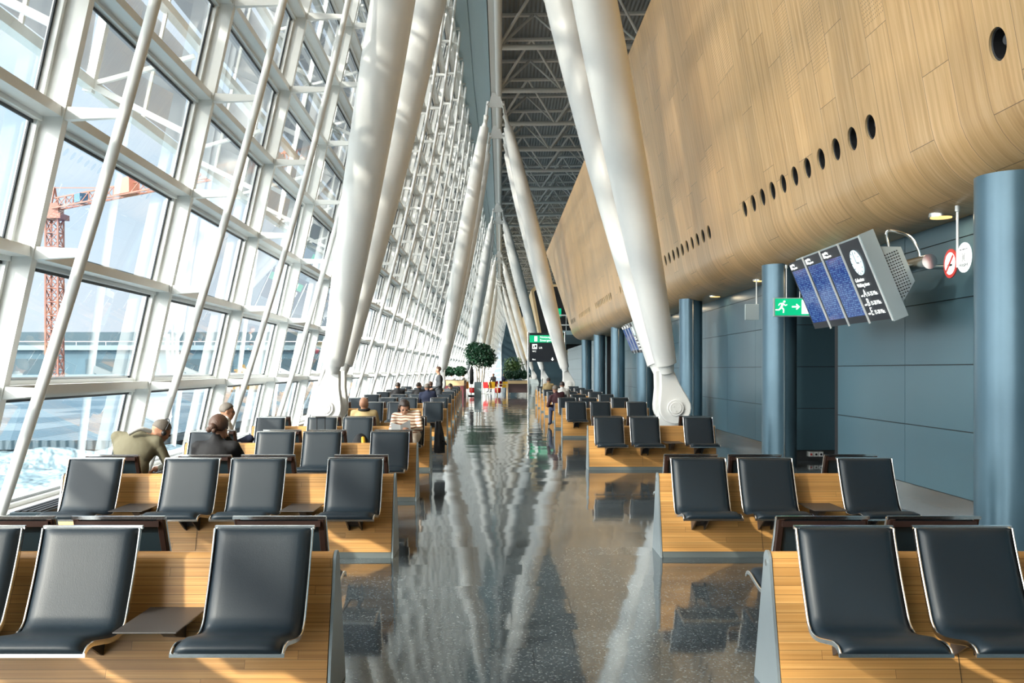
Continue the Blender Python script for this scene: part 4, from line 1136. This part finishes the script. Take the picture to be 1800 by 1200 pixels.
text('lettering','Bus',.14,(.25,-.06,2.30),(PI/2,0,0),M['signwhite'],t_)

# ---------------------------------------------------------------- cafe
def box_part(nm, m, par, *b, bev=0):
    mb = MB(); mb.box(*b); return mb.build(nm, m, par, smooth=False, bevel=bev)
t_ = empty('planter_counter', (.12,61,0), 0, 'cafe planter box with cream rim and dark plum front, right side', 'planter')
box_part('front_panel', M['dplum'], t_, .0,1.25,0,3,.22,.78); box_part('rim', M['cream'], t_, -.03,1.28,-.03,3.03,.78,.97); box_part('soil', M['soil'], t_, .05,1.2,.05,2.95,.9,.975)
for lx in (.1,.6,1.15):
    box_part('leg', M['steel'], t_, lx-.025,lx+.025,.1,.15,0,.22)
t_ = empty('planter_counter', (-4.1,57.5,0), 0, 'long cafe planter counter with cream rim and plum red front, left side', 'planter')
box_part('front_panel', M['plum'], t_, 0,1.55,0,4,.0,.72); box_part('rim', M['cream'], t_, -.03,1.58,-.03,4.03,.72,1.02); box_part('soil', M['soil'], t_, .05,1.5,.05,3.9,.95,1.025)
t_ = empty('tree_tub', (-1.75,59.5,0), 0, 'grey glass cafe tub holding the round crowned tree', 'planter')
box_part('tub', M['teal'], t_, -.22,.22,-.22,.22,0,.9); box_part('soil', M['soil'], t_, -.2,.2,-.2,.2,.88,.91)
def foliage(mb, c, r, n, leaf, rnd, hollow=.55):
    for _ in range(n):
        v = Vector((rnd.gauss(0,1), rnd.gauss(0,1), rnd.gauss(0,1))).normalized()*(hollow+(1-hollow)*rnd.random())
        bump_ = 1+.22*mn.noise(v*2.3+Vector((c[0],c[2],3)))*1.6
        p = Vector((c[0]+v.x*r[0]*bump_, c[1]+v.y*r[1]*bump_, c[2]+v.z*r[2]*bump_))
        a = Vector((rnd.uniform(-1,1),rnd.uniform(-1,1),rnd.uniform(-1,1))).normalized(); b = a.cross(Vector((rnd.uniform(-1,1),rnd.uniform(-1,1),rnd.uniform(-1,1)))).normalized()
        l = leaf*rnd.uniform(.7,1.3)
        mb.add([p-a*l, p+b*l*.45, p+a*l, p-b*l*.45], [(0,1,2,3)])
rnd = random.Random(3)
t_ = empty('potted_tree', (-1.6,59.5,.9), 0, 'potted tree with a big round dark green crown on thin pale trunks', 'tree')
mb = MB(); foliage(mb, (0,0,1.65), (.95,.9,.72), 2600, .085, rnd); foliage(mb, (.45,0,1.35), (.5,.5,.42), 800, .08, rnd); foliage(mb, (-.35,0,2.0), (.55,.5,.45), 800, .08, rnd)
mb.build('foliage', M['leafd'], t_, smooth=False)
for dx, dy in ((-.18,.0),(-.06,.1),(.08,-.1),(.18,.05)):
    mb = MB(); mb.tube([(dx,dy,-.02),(dx*1.3+.02,dy,.6),(dx*1.8,dy,1.3)], [.035,.03,.02], 8); mb.build('trunk', M['trunk'], t_, smooth=40)
t_ = empty('shrub', (.42,62.4,.97), 0, 'light green feathery shrub in the right cafe planter', 'shrub')
mb = MB(); foliage(mb, (0,0,.85), (.72,.6,.68), 1500, .07, rnd, .2); mb.build('foliage', M['leafl'], t_, smooth=False)
mb = MB(); mb.tube([(0,0,-.02),(0,0,.7)], .02, 6); mb.build('stem', M['trunk'], t_, smooth=40)
for nm, x, lab in (('a',.15,'dark green bush at the left end of the right cafe planter'),('b',.62,'dark green bush in the middle of the right cafe planter'),('c',1.12,'dark green bush at the right end of the right cafe planter')):
    t_ = empty('bush', (x,61.6,.97), 0, lab, 'shrub', 'dark bushes in the right cafe planter')
    mb = MB(); foliage(mb, (0,0,.36), (.34,.4,.28), 800, .065, rnd); mb.build('foliage', M['leafd'], t_, smooth=False)
    mb = MB(); mb.tube([(0,0,-.02),(0,0,.3)], .015, 6); mb.build('stem', M['trunk'], t_, smooth=40)
for x, r, lab in ((-3.62,.64,'wide dark green bush in the left cafe planter behind the standing man'),(-2.80,.40,'smaller dark green bush at the right end of the left cafe planter')):
    t_ = empty('bush', (x,58.5,1.02), 0, lab, 'shrub')
    mb = MB(); foliage(mb, (0,0,.55), (r,.5,.30), 1200, .075, rnd); mb.build('foliage', M['leafd'], t_, smooth=False)
    mb = MB(); mb.tube([(0,0,-.02),(0,0,.45)], .02, 6); mb.build('stem', M['trunk'], t_, smooth=40)
def stool(x, y, m, lab):
    t_ = empty('stool', (x,y,0), 0, lab, 'stool')
    mb = MB(); mb.tube([(0,0,.16),(0,0,.22),(0,0,.46),(0,0,.50)], [.15,.20,.21,.18], 18); mb.build('seat_pad', m, t_, smooth=40)
    for sx in (-.11,.11):
        for sy in (-.11,.11): mb = MB(); mb.tube([(sx,sy,.18),(sx*1.2,sy*1.2,0)], .012, 6); mb.build('leg', M['steel'], t_, smooth=40)
stool(-2.2, 63, M['red'], 'round red cafe stool, left of the tree tub'); stool(-.54, 62.5, M['red'], 'round red cafe stool beside the cream table')
def cafe_chair(x, y, rz, m, lab):
    t_ = empty('cafe_chair', (x,y,0), rz, lab, 'chair', None)
    box_part('seat', m, t_, -.22,.22,-.22,.22,.43,.46,bev=.01); mb = MB(); mb.hexa([(-.21,.19,.46),(.21,.19,.46),(.21,.22,.46),(-.21,.22,.46),(-.19,.27,.85),(.19,.27,.85),(.19,.30,.85),(-.19,.30,.85)]); mb.build('backrest', m, t_, smooth=False, bevel=.01)
    for sx in (-.18,.18):
        for sy in (-.18,.18): mb = MB(); mb.tube([(sx,sy,.43),(sx*1.15,sy*1.15,0)], .012, 6); mb.build('leg', M['steel'], t_, smooth=40)
cafe_chair(-1.25,64.5,2.6,M['red'],'red cafe chair just right of the tree tub'); cafe_chair(-1.0,66,3.3,M['yellow'],'yellow cafe chair, the taller looking one behind the red chair')
cafe_chair(-.82,63.6,1.2,M['yellow'],'yellow cafe chair left of the right red stool'); cafe_chair(-2.65,65.5,.4,M['yellow'],'yellow cafe chair at the left end of the cafe')
cafe_chair(-.1,67,3.3,M['yellow'],'yellow cafe chair behind the cream table')
t_ = empty('cafe_table', (-.25,61.4,0), 0, 'cream cafe table standing against the right planter', 'table')
box_part('tabletop', M['cream'], t_, -.34,.34,-.35,.35,.72,.76,bev=.005)
box_part('side_panel', M['cream'], t_, -.34,-.28,-.35,.35,.0,.72); box_part('side_panel', M['cream'], t_, .24,.34,-.35,.35,.0,.72)
t_ = empty('cafe_table', (-1.7,67,0), 0, 'small round cafe table behind the tree', 'table')
mb = MB(); mb.tube([(0,0,.72),(0,0,.75)], .35, 24); mb.build('tabletop', M['white'], t_, smooth=40); mb = MB(); mb.tube([(0,0,0),(0,0,.02),(0,0,.03),(0,0,.72)], [.22,.22,.03,.03], 14); mb.build('pedestal', M['steel'], t_, smooth=40)
t_ = empty('folded_parasol', (-2.2,61.2,0), 0, 'folded black parasol standing left of the tree trunks', 'parasol')
mb = MB(); mb.tube([(0,0,.75),(0,0,.95),(0,0,1.6),(0,0,1.9)], [.10,.14,.13,.04], 14); mb.build('canopy', M['blackcloth'], t_, smooth=40); mb = MB(); mb.tube([(0,0,0),(0,0,1.98)], .02, 8); mb.build('pole', M['steel'], t_, smooth=40); mb = MB(); mb.tube([(0,0,0),(0,0,.06)], .22, 18); mb.build('base', M['dgrey'], t_, smooth=40)
t_ = empty('glass_screen', (1.42,62.2,0), 0, 'low greenish glass screen right of the right cafe planter', 'screen')
mb = MB(); mb.box(0,.9,0,.03,.05,1.05); mb.build('pane', M['glass'], t_, smooth=False)
for x in (0,.9): box_part('post', M['steel'], t_, x-.025,x+.025,-.025,.055,0,1.1)

# ================================================================== people
def region_person(name, label, loc, rz, prims, mats, voxel=.014, head=None, hair=None, extra=None, smooth_it=6):
    """prims: list of dict(kind 'c' capsule a,b,ra,rb | 'e' ellipsoid c,r,rot ; m material index)"""
    mb = MB()
    for p in prims:
        if p['k'] == 'c':
            a, b = Vector(p['a']), Vector(p['b']); mb.tube([a, a.lerp(b,.5), b], [p['ra'], (p['ra']+p['rb'])/2, p['rb']], 16)
            mb.ball(a, p['ra'], 0, 16, 10); mb.ball(b, p['rb'], 0, 16, 10)
        else: mb.ball(p['c'], p['r'], 0, 24, 16, p.get('rot'))
    o = mb.build(name, [mats[0]], None, smooth=None)
    r = o.modifiers.new('r', 'REMESH'); r.mode = 'VOXEL'; r.voxel_size = voxel
    s_ = o.modifiers.new('s', 'SMOOTH'); s_.factor = .5; s_.iterations = smooth_it
    dg = bpy.context.evaluated_depsgraph_get(); dg.update()
    me = bpy.data.meshes.new_from_object(o.evaluated_get(dg)); o.modifiers.clear(); old = o.data; o.data = me; bpy.data.meshes.remove(old)
    me.materials.clear()
    for m_ in mats: me.materials.append(m_)
    P_ = []
    for p in prims:
        if p['k'] == 'c': P_.append((0, Vector(p['a']), Vector(p['b']), p['ra'], p['rb'], p['m'], None))
        else:
            rt = p.get('rot'); P_.append((1, Vector(p['c']), p['r'] if isinstance(p['r'],(tuple,list)) else (p['r'],)*3, 0, 0, p['m'], rt.transposed() if rt is not None else None))
    for f in me.polygons:
        c = f.center; best = 1e9; bm_ = 0
        for q in P_:
            if q[0] == 0:
                ab = q[2]-q[1]; L2 = ab.length_squared; t = 0 if L2 < 1e-9 else max(0, min(1, (c-q[1]).dot(ab)/L2)); d = (c-(q[1]+ab*t)).length - (q[3]+(q[4]-q[3])*t)
            else:
                v = c-q[1]
                if q[6] is not None: v = q[6] @ v
                k_ = math.sqrt((v.x/q[2][0])**2+(v.y/q[2][1])**2+(v.z/q[2][2])**2); d = (k_-1)*min(q[2])
            if d < best: best = d; bm_ = q[5]
        f.material_index = bm_; f.use_smooth = True
    o.location = loc; o.rotation_euler = (0,0,rz); tag(o, label, 'person')
    return o
def hand(pr, w, dirv, side, nrm, m, s=1.0, curl=.5):
    """palm at wrist w pointing along dirv; five fingers"""
    d = Vector(dirv).normalized(); n = Vector(nrm).normalized(); sd = d.cross(n).normalized()
    pr.append(dict(k='e', c=Vector(w)+d*.045, r=(.040,.048,.018), rot=Matrix((sd, d, n)).transposed(), m=m))
    for i, L in enumerate((.070,.078,.072,.056)):
        b0 = Vector(w)+d*.082+sd*(-.030+.020*i); k1 = b0+(d+n*curl*.6).normalized()*L*.5; k2 = k1+(d*.4+n*curl*1.6).normalized()*L*.5
        pr.append(dict(k='c', a=b0, b=k1, ra=.0095, rb=.0085, m=m)); pr.append(dict(k='c', a=k1, b=k2, ra=.0085, rb=.0075, m=m))
    b0 = Vector(w)+d*.02-sd*.034; k1 = b0+(-sd*.7+d*.6+n*.3).normalized()*.035; k2 = k1+(d*.8+n*.5).normalized()*.03
    pr.append(dict(k='c', a=b0, b=k1, ra=.012, rb=.010, m=m)); pr.append(dict(k='c', a=k1, b=k2, ra=.010, rb=.009, m=m))
def head_prims(pr, c, yaw, pitch, m, roll=0, s=1.0, face=True):
    R = Matrix.Rotation(yaw, 3, 'Z') @ Matrix.Rotation(pitch, 3, 'X') @ Matrix.Rotation(roll, 3, 'Y')
    c = Vector(c)
    def q(x, y, z): return c + R @ (Vector((x, y, z))*s)
    def e(cc, r, m_=m): pr.append(dict(k='e', c=q(*cc), r=tuple(x*s for x in r), rot=R, m=m_))
    e((0,-.012,.02),(.076,.094,.092)); e((0,.022,-.045),(.058,.066,.068)); e((0,.055,-.088),(.030,.026,.022))
    e((0,.094,-.012),(.011,.016,.026)); e((0,.100,-.028),(.016,.014,.011))           # nose
    e((0,.082,-.062),(.024,.010,.008)); e((0,.080,-.073),(.020,.010,.007))            # lips
    for sx in (-1,1):
        e((sx*.078,-.008,-.012),(.010,.019,.032)); e((sx*.030,.080,.022),(.024,.010,.007)); e((sx*.046,.058,-.030),(.018,.018,.02))
    return R, q
def hairpiece(o, q, R, m, style, s=1.0):
    mb = MB(); nu, nv = 28, 18; vs = []; keep = []
    for i in range(nv+1):
        t = PI*i/nv
        for k in range(nu):
            a = 2*PI*k/nu; x, y, z = math.sin(t)*math.cos(a), math.sin(t)*math.sin(a), math.cos(t)
            g = {'short':.006,'buzz':.003,'long':.014,'bun':.012}[style]
            w_ = 1+.03*mn.noise(Vector((x*6,y*6,z*6)))
            vs.append(q((.076+g)*x*w_, -.012+(.094+g)*y*w_, .02+(.092+g)*z*w_))
    fs = []
    lim = {'short':-.35,'buzz':-.25,'long':-.75,'bun':-.6}[style]
    for i in range(nv):
        for k in range(nu):
            t = PI*(i+.5)/nv; a = 2*PI*(k+.5)/nu; y, z = math.sin(t)*math.sin(a), math.cos(t)
            front = y > .35 - .0*z
            if (front and z < .55-.25*(1-y)) or z < lim + max(0, y+.2)*.9: continue
            a_, b_ = i*nu+k, i*nu+(k+1)%nu; fs.append((a_, a_+nu, b_+nu, b_))
    mb.add(vs, fs)
    if style == 'bun':
        mb.ball(q(0.01,-.115,-.02), .038*s, 0, 12, 8); mb.ball(q(-.02,-.118,-.045), .030*s, 0, 12, 8); mb.ball(q(.03,-.11,-.05), .026*s, 0, 12, 8)
    if style == 'long':
        for a0 in range(-7, 8):
            an = -PI/2 + a0*.2; x, y = .082*math.cos(an), -.012+.10*math.sin(an)
            mb.tube([q(x,y,-.01), q(x*1.05,y*1.05,-.07), q(x*.95,y*.98,-.13)], [.017,.018,.008], 8)
    h = mb.build('hair', m, o, smooth=60)
    so = h.modifiers.new('t', 'SOLIDIFY'); so.thickness = .006; so.offset = -1
    return h
def eyes(o, q, s=1.0):
    for sx in (-1,1):
        mb = MB(); mb.ball(q(sx*.031,.0835,.002), .0115*s, 0, 10, 8); mb.build('eye', M['black'], o, smooth=60)
def C(pr, a, b, ra, rb, m): pr.append(dict(k='c', a=a, b=b, ra=ra, rb=rb, m=m))
def E(pr, c, r, m, rot=None): pr.append(dict(k='e', c=c, r=r, rot=rot, m=m))
def seated(name, label, loc, rz, chest, headc, yaw, pitch, tops, hair, style, arms='lap', mats=None, knees=None, roll=0, w=1.0, legs=True, voxel=.016, hand_on=True):
    """local frame: origin on the seat at the hips, facing +Y; z=0 is the seat top height"""
    skin_m, top_m, leg_m, shoe_m = mats; pr = []
    ch = Vector(chest); hc = Vector(headc); hp = Vector((0,0,.11))
    ax = (ch-hp).normalized(); sd = Vector((1,0,0)); sd = (sd-ax*sd.dot(ax)).normalized(); fw = ax.cross(sd)*-1
    Rt = Matrix((sd, fw, ax)).transposed()
    E(pr, hp, (.175*w,.13,.12), 2, Rt); E(pr, hp.lerp(ch,.45), (.155*w,.115,.17), 1, Rt); E(pr, ch, (.175*w,.12,.17), 1, Rt)
    shc = ch+ax*.10
    sl = shc-sd*.165*w; sr = shc+sd*.165*w
    C(pr, sl, sr, .062, .062, 1); C(pr, shc, shc+ax*.05+(hc-shc)*.12, .085, .06, 1)
    C(pr, shc+ax*.04, hc+Vector((0,0,-.06)), .052, .050, 0)
    R, q = head_prims(pr, hc, yaw, pitch, 0, roll)
    kn = knees or [(-.12,.44,.06),(.12,.44,.06)]
    for i, k in enumerate(kn):
        sx = -1 if i == 0 else 1
        C(pr, (sx*.09,.02,.08), k, .088, .062, 2)
        if legs:
            an = (k[0], k[1]+.06, -.36) if k[2] < .2 else (k[0]-.25*sx, k[1]-.02, k[2]-.2)
            C(pr, k, an, .060, .042, 2); C(pr, an, (an[0], an[1]+.14, an[2]-.035), .042, .036, 3)
    def arm(sh, el, wr, si):
        C(pr, sh, el, .058, .046, 1); C(pr, el, wr, .046, .034, 1)
        wr = Vector(wr); d = (wr-Vector(el)).normalized(); n = Vector((-.5*si,.0,-.8)); n = (n-d*n.dot(d)).normalized()
        C(pr, wr, wr+d*.03, .027, .026, 0); hand(pr, wr+d*.025, d, si, n, 0)
    el_l = sl+Vector((-.06,.08,-.26)); el_r = sr+Vector((.06,.08,-.26))
    if arms == 'lap':
        arm(sl, el_l, (-.06,.30,.16), -1); arm(sr, el_r, (.06,.30,.16), 1)
    elif arms == 'read':
        arm(sl, sl+Vector((-.05,.10,-.24)), ch+Vector((-.09,.30,-.10)), -1); arm(sr, sr+Vector((.05,.10,-.24)), ch+Vector((.09,.30,-.10)), 1)
    elif arms == 'chin':
        arm(sl, el_l, (-.06,.30,.16), -1); arm(sr, sr+Vector((.07,.18,-.20)), hc+Vector((.06,.09,-.12)), 1)
    elif arms == 'work':
        arm(sl, sl+Vector((-.04,.16,-.22)), (-.02,.40,.20), -1); arm(sr, sr+Vector((.10,.06,-.25)), (.20,.36,.22), 1)
    o = region_person(name, label, loc, rz, pr, [skin_m, top_m, leg_m, shoe_m], voxel)
    if style: hairpiece(o, q, R, hair, style)
    eyes(o, q)
    return o, q, R, ch
SK = M['skin']
LS = lambda y, off: BX[y] - off
# man in olive jacket, bent to the right over his work
o, q, R, ch = seated('person', 'person in an olive jacket and headset bending forward on the second left bench', (LS(8.72,2.62)+.02, 9.16, .47), 0, (.04,.10,.42), (.24,.26,.585), -.75, -.55, None, M['hair_grey'], 'buzz', 'work', (M['skin_tan'], M['olive'], M['beige'], M['black']), w=1.18, roll=.15)
mb = MB(); mb.tube([tuple(q(.088*math.cos(a), -.01, .025+.108*math.sin(a))) for a in [PI*k/14 for k in range(15)]], .006, 6); mb.ball(q(.088,-.008,-.01), .026, 0, 12, 8); mb.ball(q(-.088,-.008,-.01), .026, 0, 12, 8)
hs = mb.build('headset', M['black'], o, smooth=50)
mb = MB(); mb.tube(smoothpath([tuple(ch+Vector((-.02,-.10,.155))), tuple(ch+Vector((.07,-.06,.20))), tuple(ch+Vector((.15,.02,.17)))],4), .022, 8); mb.build('collar', M['whitecloth'], o, smooth=50)
# woman in black, hair pinned up
o, q, R, ch = seated('person', 'person in a black jacket with pinned up dark hair on the second left bench', (LS(8.72,1.77)-.0, 9.16, .47), 0, (0,.04,.35), (.02,.10,.635), -.35, -.22, None, M['hair_brown'], 'bun', 'chin', (SK, M['blackcloth'], M['blackcloth'], M['black']), w=1.05)
# man in white shirt facing right
seated('person', 'person in a white shirt with cropped grey hair turned to the right by the glass', (LS(12.4,2.62)-.02, 12.88, .47), -1.2, (0,.02,.36), (0,.06,.63), -.1, -.1, None, M['hair_grey'], 'short', 'lap', (M['skin_tan'], M['whitecloth'], M['navycloth'], M['black']), knees=[(-.10,.42,.07),(.08,.34,.26)])
# bald man in tan jacket
o, q, R, ch = seated('person', 'bald person in a tan jacket with a dark collar seen from behind', (LS(16.1,1.185)+.0, 16.56, .47), 0, (0,.03,.34), (0,.03,.60), -.25, -.05, None, M['hair_grey'], None, 'lap', (M['skin_tan'], M['tancloth'], M['navycloth'], M['black']), w=1.08)
mb = MB(); mb.tube([(.085*math.cos(a)+ch.x, .075*math.sin(a)+ch.y+.0, ch.z+.165+.01*math.sin(a)) for a in [2*PI*k/20 for k in range(21)]], .022, 8); mb.build('collar', M['blackcloth'], o, smooth=50)
# woman in a striped sweater reading, faces the camera
o, q, R, ch = seated('person', 'person in a striped brown and cream sweater reading papers, facing the camera', (LS(16.1,.33)+.02, 15.62, .47), PI, (.03,.05,.36), (.07,.14,.585), .25, -.62, None, M['hair_dark'], 'long', 'read', (SK, M['stripe'], M['beige'], M['black']), w=1.12, voxel=.012)
mb = MB(); c0 = ch+Vector((.06,.36,-.22))
mb.hexa([c0+Vector((-.15,-.02,.10)),c0+Vector((0,-.02,.02)),c0+Vector((0,.0,.02)),c0+Vector((-.15,.0,.10)),c0+Vector((-.15,.10,.26)),c0+Vector((0,.10,.18)),c0+Vector((0,.11,.18)),c0+Vector((-.15,.11,.26))])
mb.hexa([c0+Vector((0,-.02,.02)),c0+Vector((.15,-.02,.06)),c0+Vector((.15,.0,.06)),c0+Vector((0,.0,.02)),c0+Vector((0,.10,.18)),c0+Vector((.15,.10,.22)),c0+Vector((.15,.11,.22)),c0+Vector((0,.11,.18))])
pp = mb.build('papers', M['paper'], None, smooth=False); pp.location = o.location; pp.rotation_euler = o.rotation_euler; tag(pp, 'open white papers held by the reading person in the striped sweater', 'papers')
# distant sitters
def far_sit(x, y, rz, hz, lab, top, hairm, style='short', yaw=0, pitch=-.1, lean=0, w=1.0, leg=None, skin=None):
    return seated('person', lab, (x, y, .47), rz, (lean*.5,.03,hz-.47-.27), (lean,.06,hz-.47), yaw, pitch, None, hairm, style, 'lap', (skin or SK, top, leg or M['navycloth'], M['black']), voxel=.02, w=w)
far_sit(LS(30.9,2.62)+.75, 31.36, 0, 1.13, 'distant person in black sitting alone, leftmost of the far left group', M['blackcloth'], M['hair_dark'])
far_sit(LS(30.9,1.185)+.0, 31.36, 0, 1.13, 'distant person in dark clothes and glasses looking right beside the navy jacket', M['blackcloth'], M['hair_dark'], yaw=-.9)
far_sit(LS(27.2,.33)-.35, 27.66, 0, 1.15, 'distant person in a navy jacket leaning left on the sixth left bench', M['navycloth'], M['hair_grey'], lean=-.05, w=1.15)
far_sit(LS(34.6,1.185)+.2, 35.06, 0, 1.12, 'distant person in a dark suit sitting just left of the standing man', M['blackcloth'], M['hair_brown'])
far_sit(LS(34.6,.33)-.05, 35.06, -.4, 1.05, 'distant person in dark grey slumped just right of the standing man', M['greysuit'], M['hair_dark'], lean=.1)
far_sit(1.36+.335, 38.76, 0, 1.22, 'distant person in a black and tan jacket on the right benches', M['tancloth'], M['hair_dark'])
far_sit(1.36+.335-.15, 27.66, .3, 1.10, 'distant grey haired person in maroon lying back on the right benches', mat('maroon_cloth', (.05,.015,.022), .8), M['hair_grey'], lean=-.14, w=1.15)
far_sit(1.36+.335+.12, 31.36, 0, 1.16, 'distant person in a white top talking on a phone on the right benches', M['whitecloth'], M['hair_dark'])
for i, (x, y, m_, lab) in enumerate(((-3.55,62.6,M['whitecloth'],'distant cafe guest in a white shirt left of the tree, left of two'),(-2.75,62.9,M['whitecloth'],'distant cafe guest in a white shirt left of the tree, right of two'),(-.9,69.5,M['blackcloth'],'distant cafe guest in black behind the tree trunks'),(-.2,70,M['navycloth'],'distant cafe guest in navy behind the yellow chairs'))):
    o_ = far_sit(x, y, PI*.4*i, 1.28, lab, m_, M["hair_dark"])[0]
    t_ = empty('cafe_chair', (x, y, 0), PI+o_.rotation_euler.z, 'plain cafe chair under the %s' % lab.replace('distant ',''), 'chair')
    t_['label'] = ['yellow chair of the left white shirted cafe guest','yellow chair of the right white shirted cafe guest','red chair of the cafe guest in black','red chair of the cafe guest in navy'][i]
    mm = M['yellow'] if i < 2 else M['red']
    box_part('seat', mm, t_, -.22,.22,-.22,.22,.43,.46,bev=.01); box_part('backrest', mm, t_, -.21,.21,.20,.23,.46,.85)
    for sx in (-.18,.18):
        for sy in (-.18,.18): box_part('leg', M['steel'], t_, sx-.012,sx+.012,sy-.012,sy+.012,0,.43)
# standing man in a suit, facing left
def standing(label, loc, rz, mats, hairm):
    pr = []
    E(pr, (0,0,.98), (.17,.13,.13), 1); E(pr, (0,.0,1.15), (.16,.12,.18), 1); E(pr, (0,-.01,1.33), (.185,.125,.16), 1)
    C(pr, (-.17,-.01,1.43), (.17,-.01,1.43), .062, .062, 1); C(pr, (0,0,1.45), (0,.02,1.56), .055, .05, 0); E(pr, (0,.08,1.38), (.06,.06,.11), 4)
    R, q = head_prims(pr, (0,.03,1.655), 0, -.15, 0)
    for sx in (-1,1):
        C(pr, (sx*.09,0,.92), (sx*.10,.01+.05*sx,.50), .095, .065, 2); C(pr, (sx*.10,.01+.05*sx,.50), (sx*.10,-.02+.09*sx,.09), .062, .045, 2)
        C(pr, (sx*.10,-.03+.09*sx,.05), (sx*.11,.14+.09*sx,.035), .045, .036, 3)
        el = (sx*.24,-.02,1.14); wr = (sx*.20,.20,1.02)
        C(pr, (sx*.19,-.01,1.42), el, .058, .048, 1); C(pr, el, wr, .048, .036, 1); hand(pr, wr, (0,.8,-.1), sx, (-sx*.6,0,-.8), 0)
    o = region_person('person', label, loc, rz, pr, mats, .016); hairpiece(o, q, R, hairm, 'short'); eyes(o, q); return o
standing('standing person in a dark grey suit and white shirt facing left among the far benches', (-2.28,32.8,0), PI/2+.1, [SK, M['greysuit'], M['greysuit'], M['black'], M['whitecloth']], M['hair_brown'])

# ---------------------------------------------------------------- bags
t_ = empty('black_coat', (-1.24,16.5,0), 0, 'black coat hanging over the aisle end of the fourth left bench', 'coat')
mb = MB(); ring = []
vs = []; nz_ = 14; na = 18
for i in range(nz_+1):
    tt = i/nz_; z = .78-.54*tt; rx = .04+.045*math.sin(min(1,tt*1.5)*PI/2); ry = .09+.04*tt
    for k in range(na):
        a = 2*PI*k/na; f_ = 1+.16*math.sin(5*a+3*tt)+.08*mn.noise(Vector((a*2,tt*4,1)))
        vs.append((.075+rx*math.cos(a)*f_+.03*tt, ry*math.sin(a)*f_, z))
fs = [(i*na+k, i*na+(k+1)%na, (i+1)*na+(k+1)%na, (i+1)*na+k) for i in range(nz_) for k in range(na)]+[tuple(range(na)), tuple(nz_*na+k for k in range(na-1,-1,-1))]
mb.add(vs, fs); mb.build('body', M['blackcloth'], t_, smooth=60)
mb = MB(); mb.tube([(.13,-.05,.45),(.19,-.08,.44),(.22,-.08,.38),(.19,-.06,.40)], .014, 8); mb.build('strap', M['blackcloth'], t_, smooth=40)
t_ = empty('rucksack', (LS(12.4,.33)-.42, 12.98, .45), 0, 'black and yellow rucksack standing behind the third left bench', 'bag')
t_.location = (-1.98+.02, 13.0, 0)
mb = MB(); mb.ball((0,0,.56), (.13,.14,.24), 0, 18, 12); mb.ball((0,0,.33), (.14,.16,.32), 0, 18, 12); mb.build('body', M['blackcloth'], t_, smooth=60)
mb = MB(); mb.tube(smoothpath([(.02,-.13,.36),(.05,-.17,.5),(.06,-.14,.66),(.04,-.06,.74)],4), .028, 8); mb.build('yellow_strap', M['yellow'], t_, smooth=50)
t_ = empty('suitcase', (-2.80,14.5,0), 0, 'dark wheeled suitcase with raised black handle before the fourth left bench', 'suitcase')
mb = MB(); mb.box(-.18,.18,-.12,.12,.05,.58); mb.build('body', M['dgrey'], t_, smooth=False, bevel=.03)
for sx in (-.062,.062): mb = MB(); mb.tube([(sx,.1,.5),(sx,.1,.93)], .008, 8); mb.build('handle_rod', M['black'], t_, smooth=40)
mb = MB(); mb.tube([(-.075,.1,.935),(.075,.1,.935)], .014, 10); mb.build('grip', M['black'], t_, smooth=40)
for sx in (-.13,.13): mb = MB(); mb.tube([(sx-.015,.08,.035),(sx+.015,.08,.035)], .035, 14); mb.build('wheel', M['black'], t_, smooth=40)

# ---------------------------------------------------------------- lettering becomes mesh
dg = bpy.context.evaluated_depsgraph_get(); dg.update()
for o_ in [x for x in SC.objects if x.type == 'FONT']:
    me = bpy.data.meshes.new_from_object(o_.evaluated_get(dg)); nm = o_.name
    n_ = bpy.data.objects.new(nm, me); COL.objects.link(n_); n_.parent = o_.parent; n_.location = o_.location; n_.rotation_euler = o_.rotation_euler; n_.scale = o_.scale
    bpy.data.objects.remove(o_); n_.name = nm
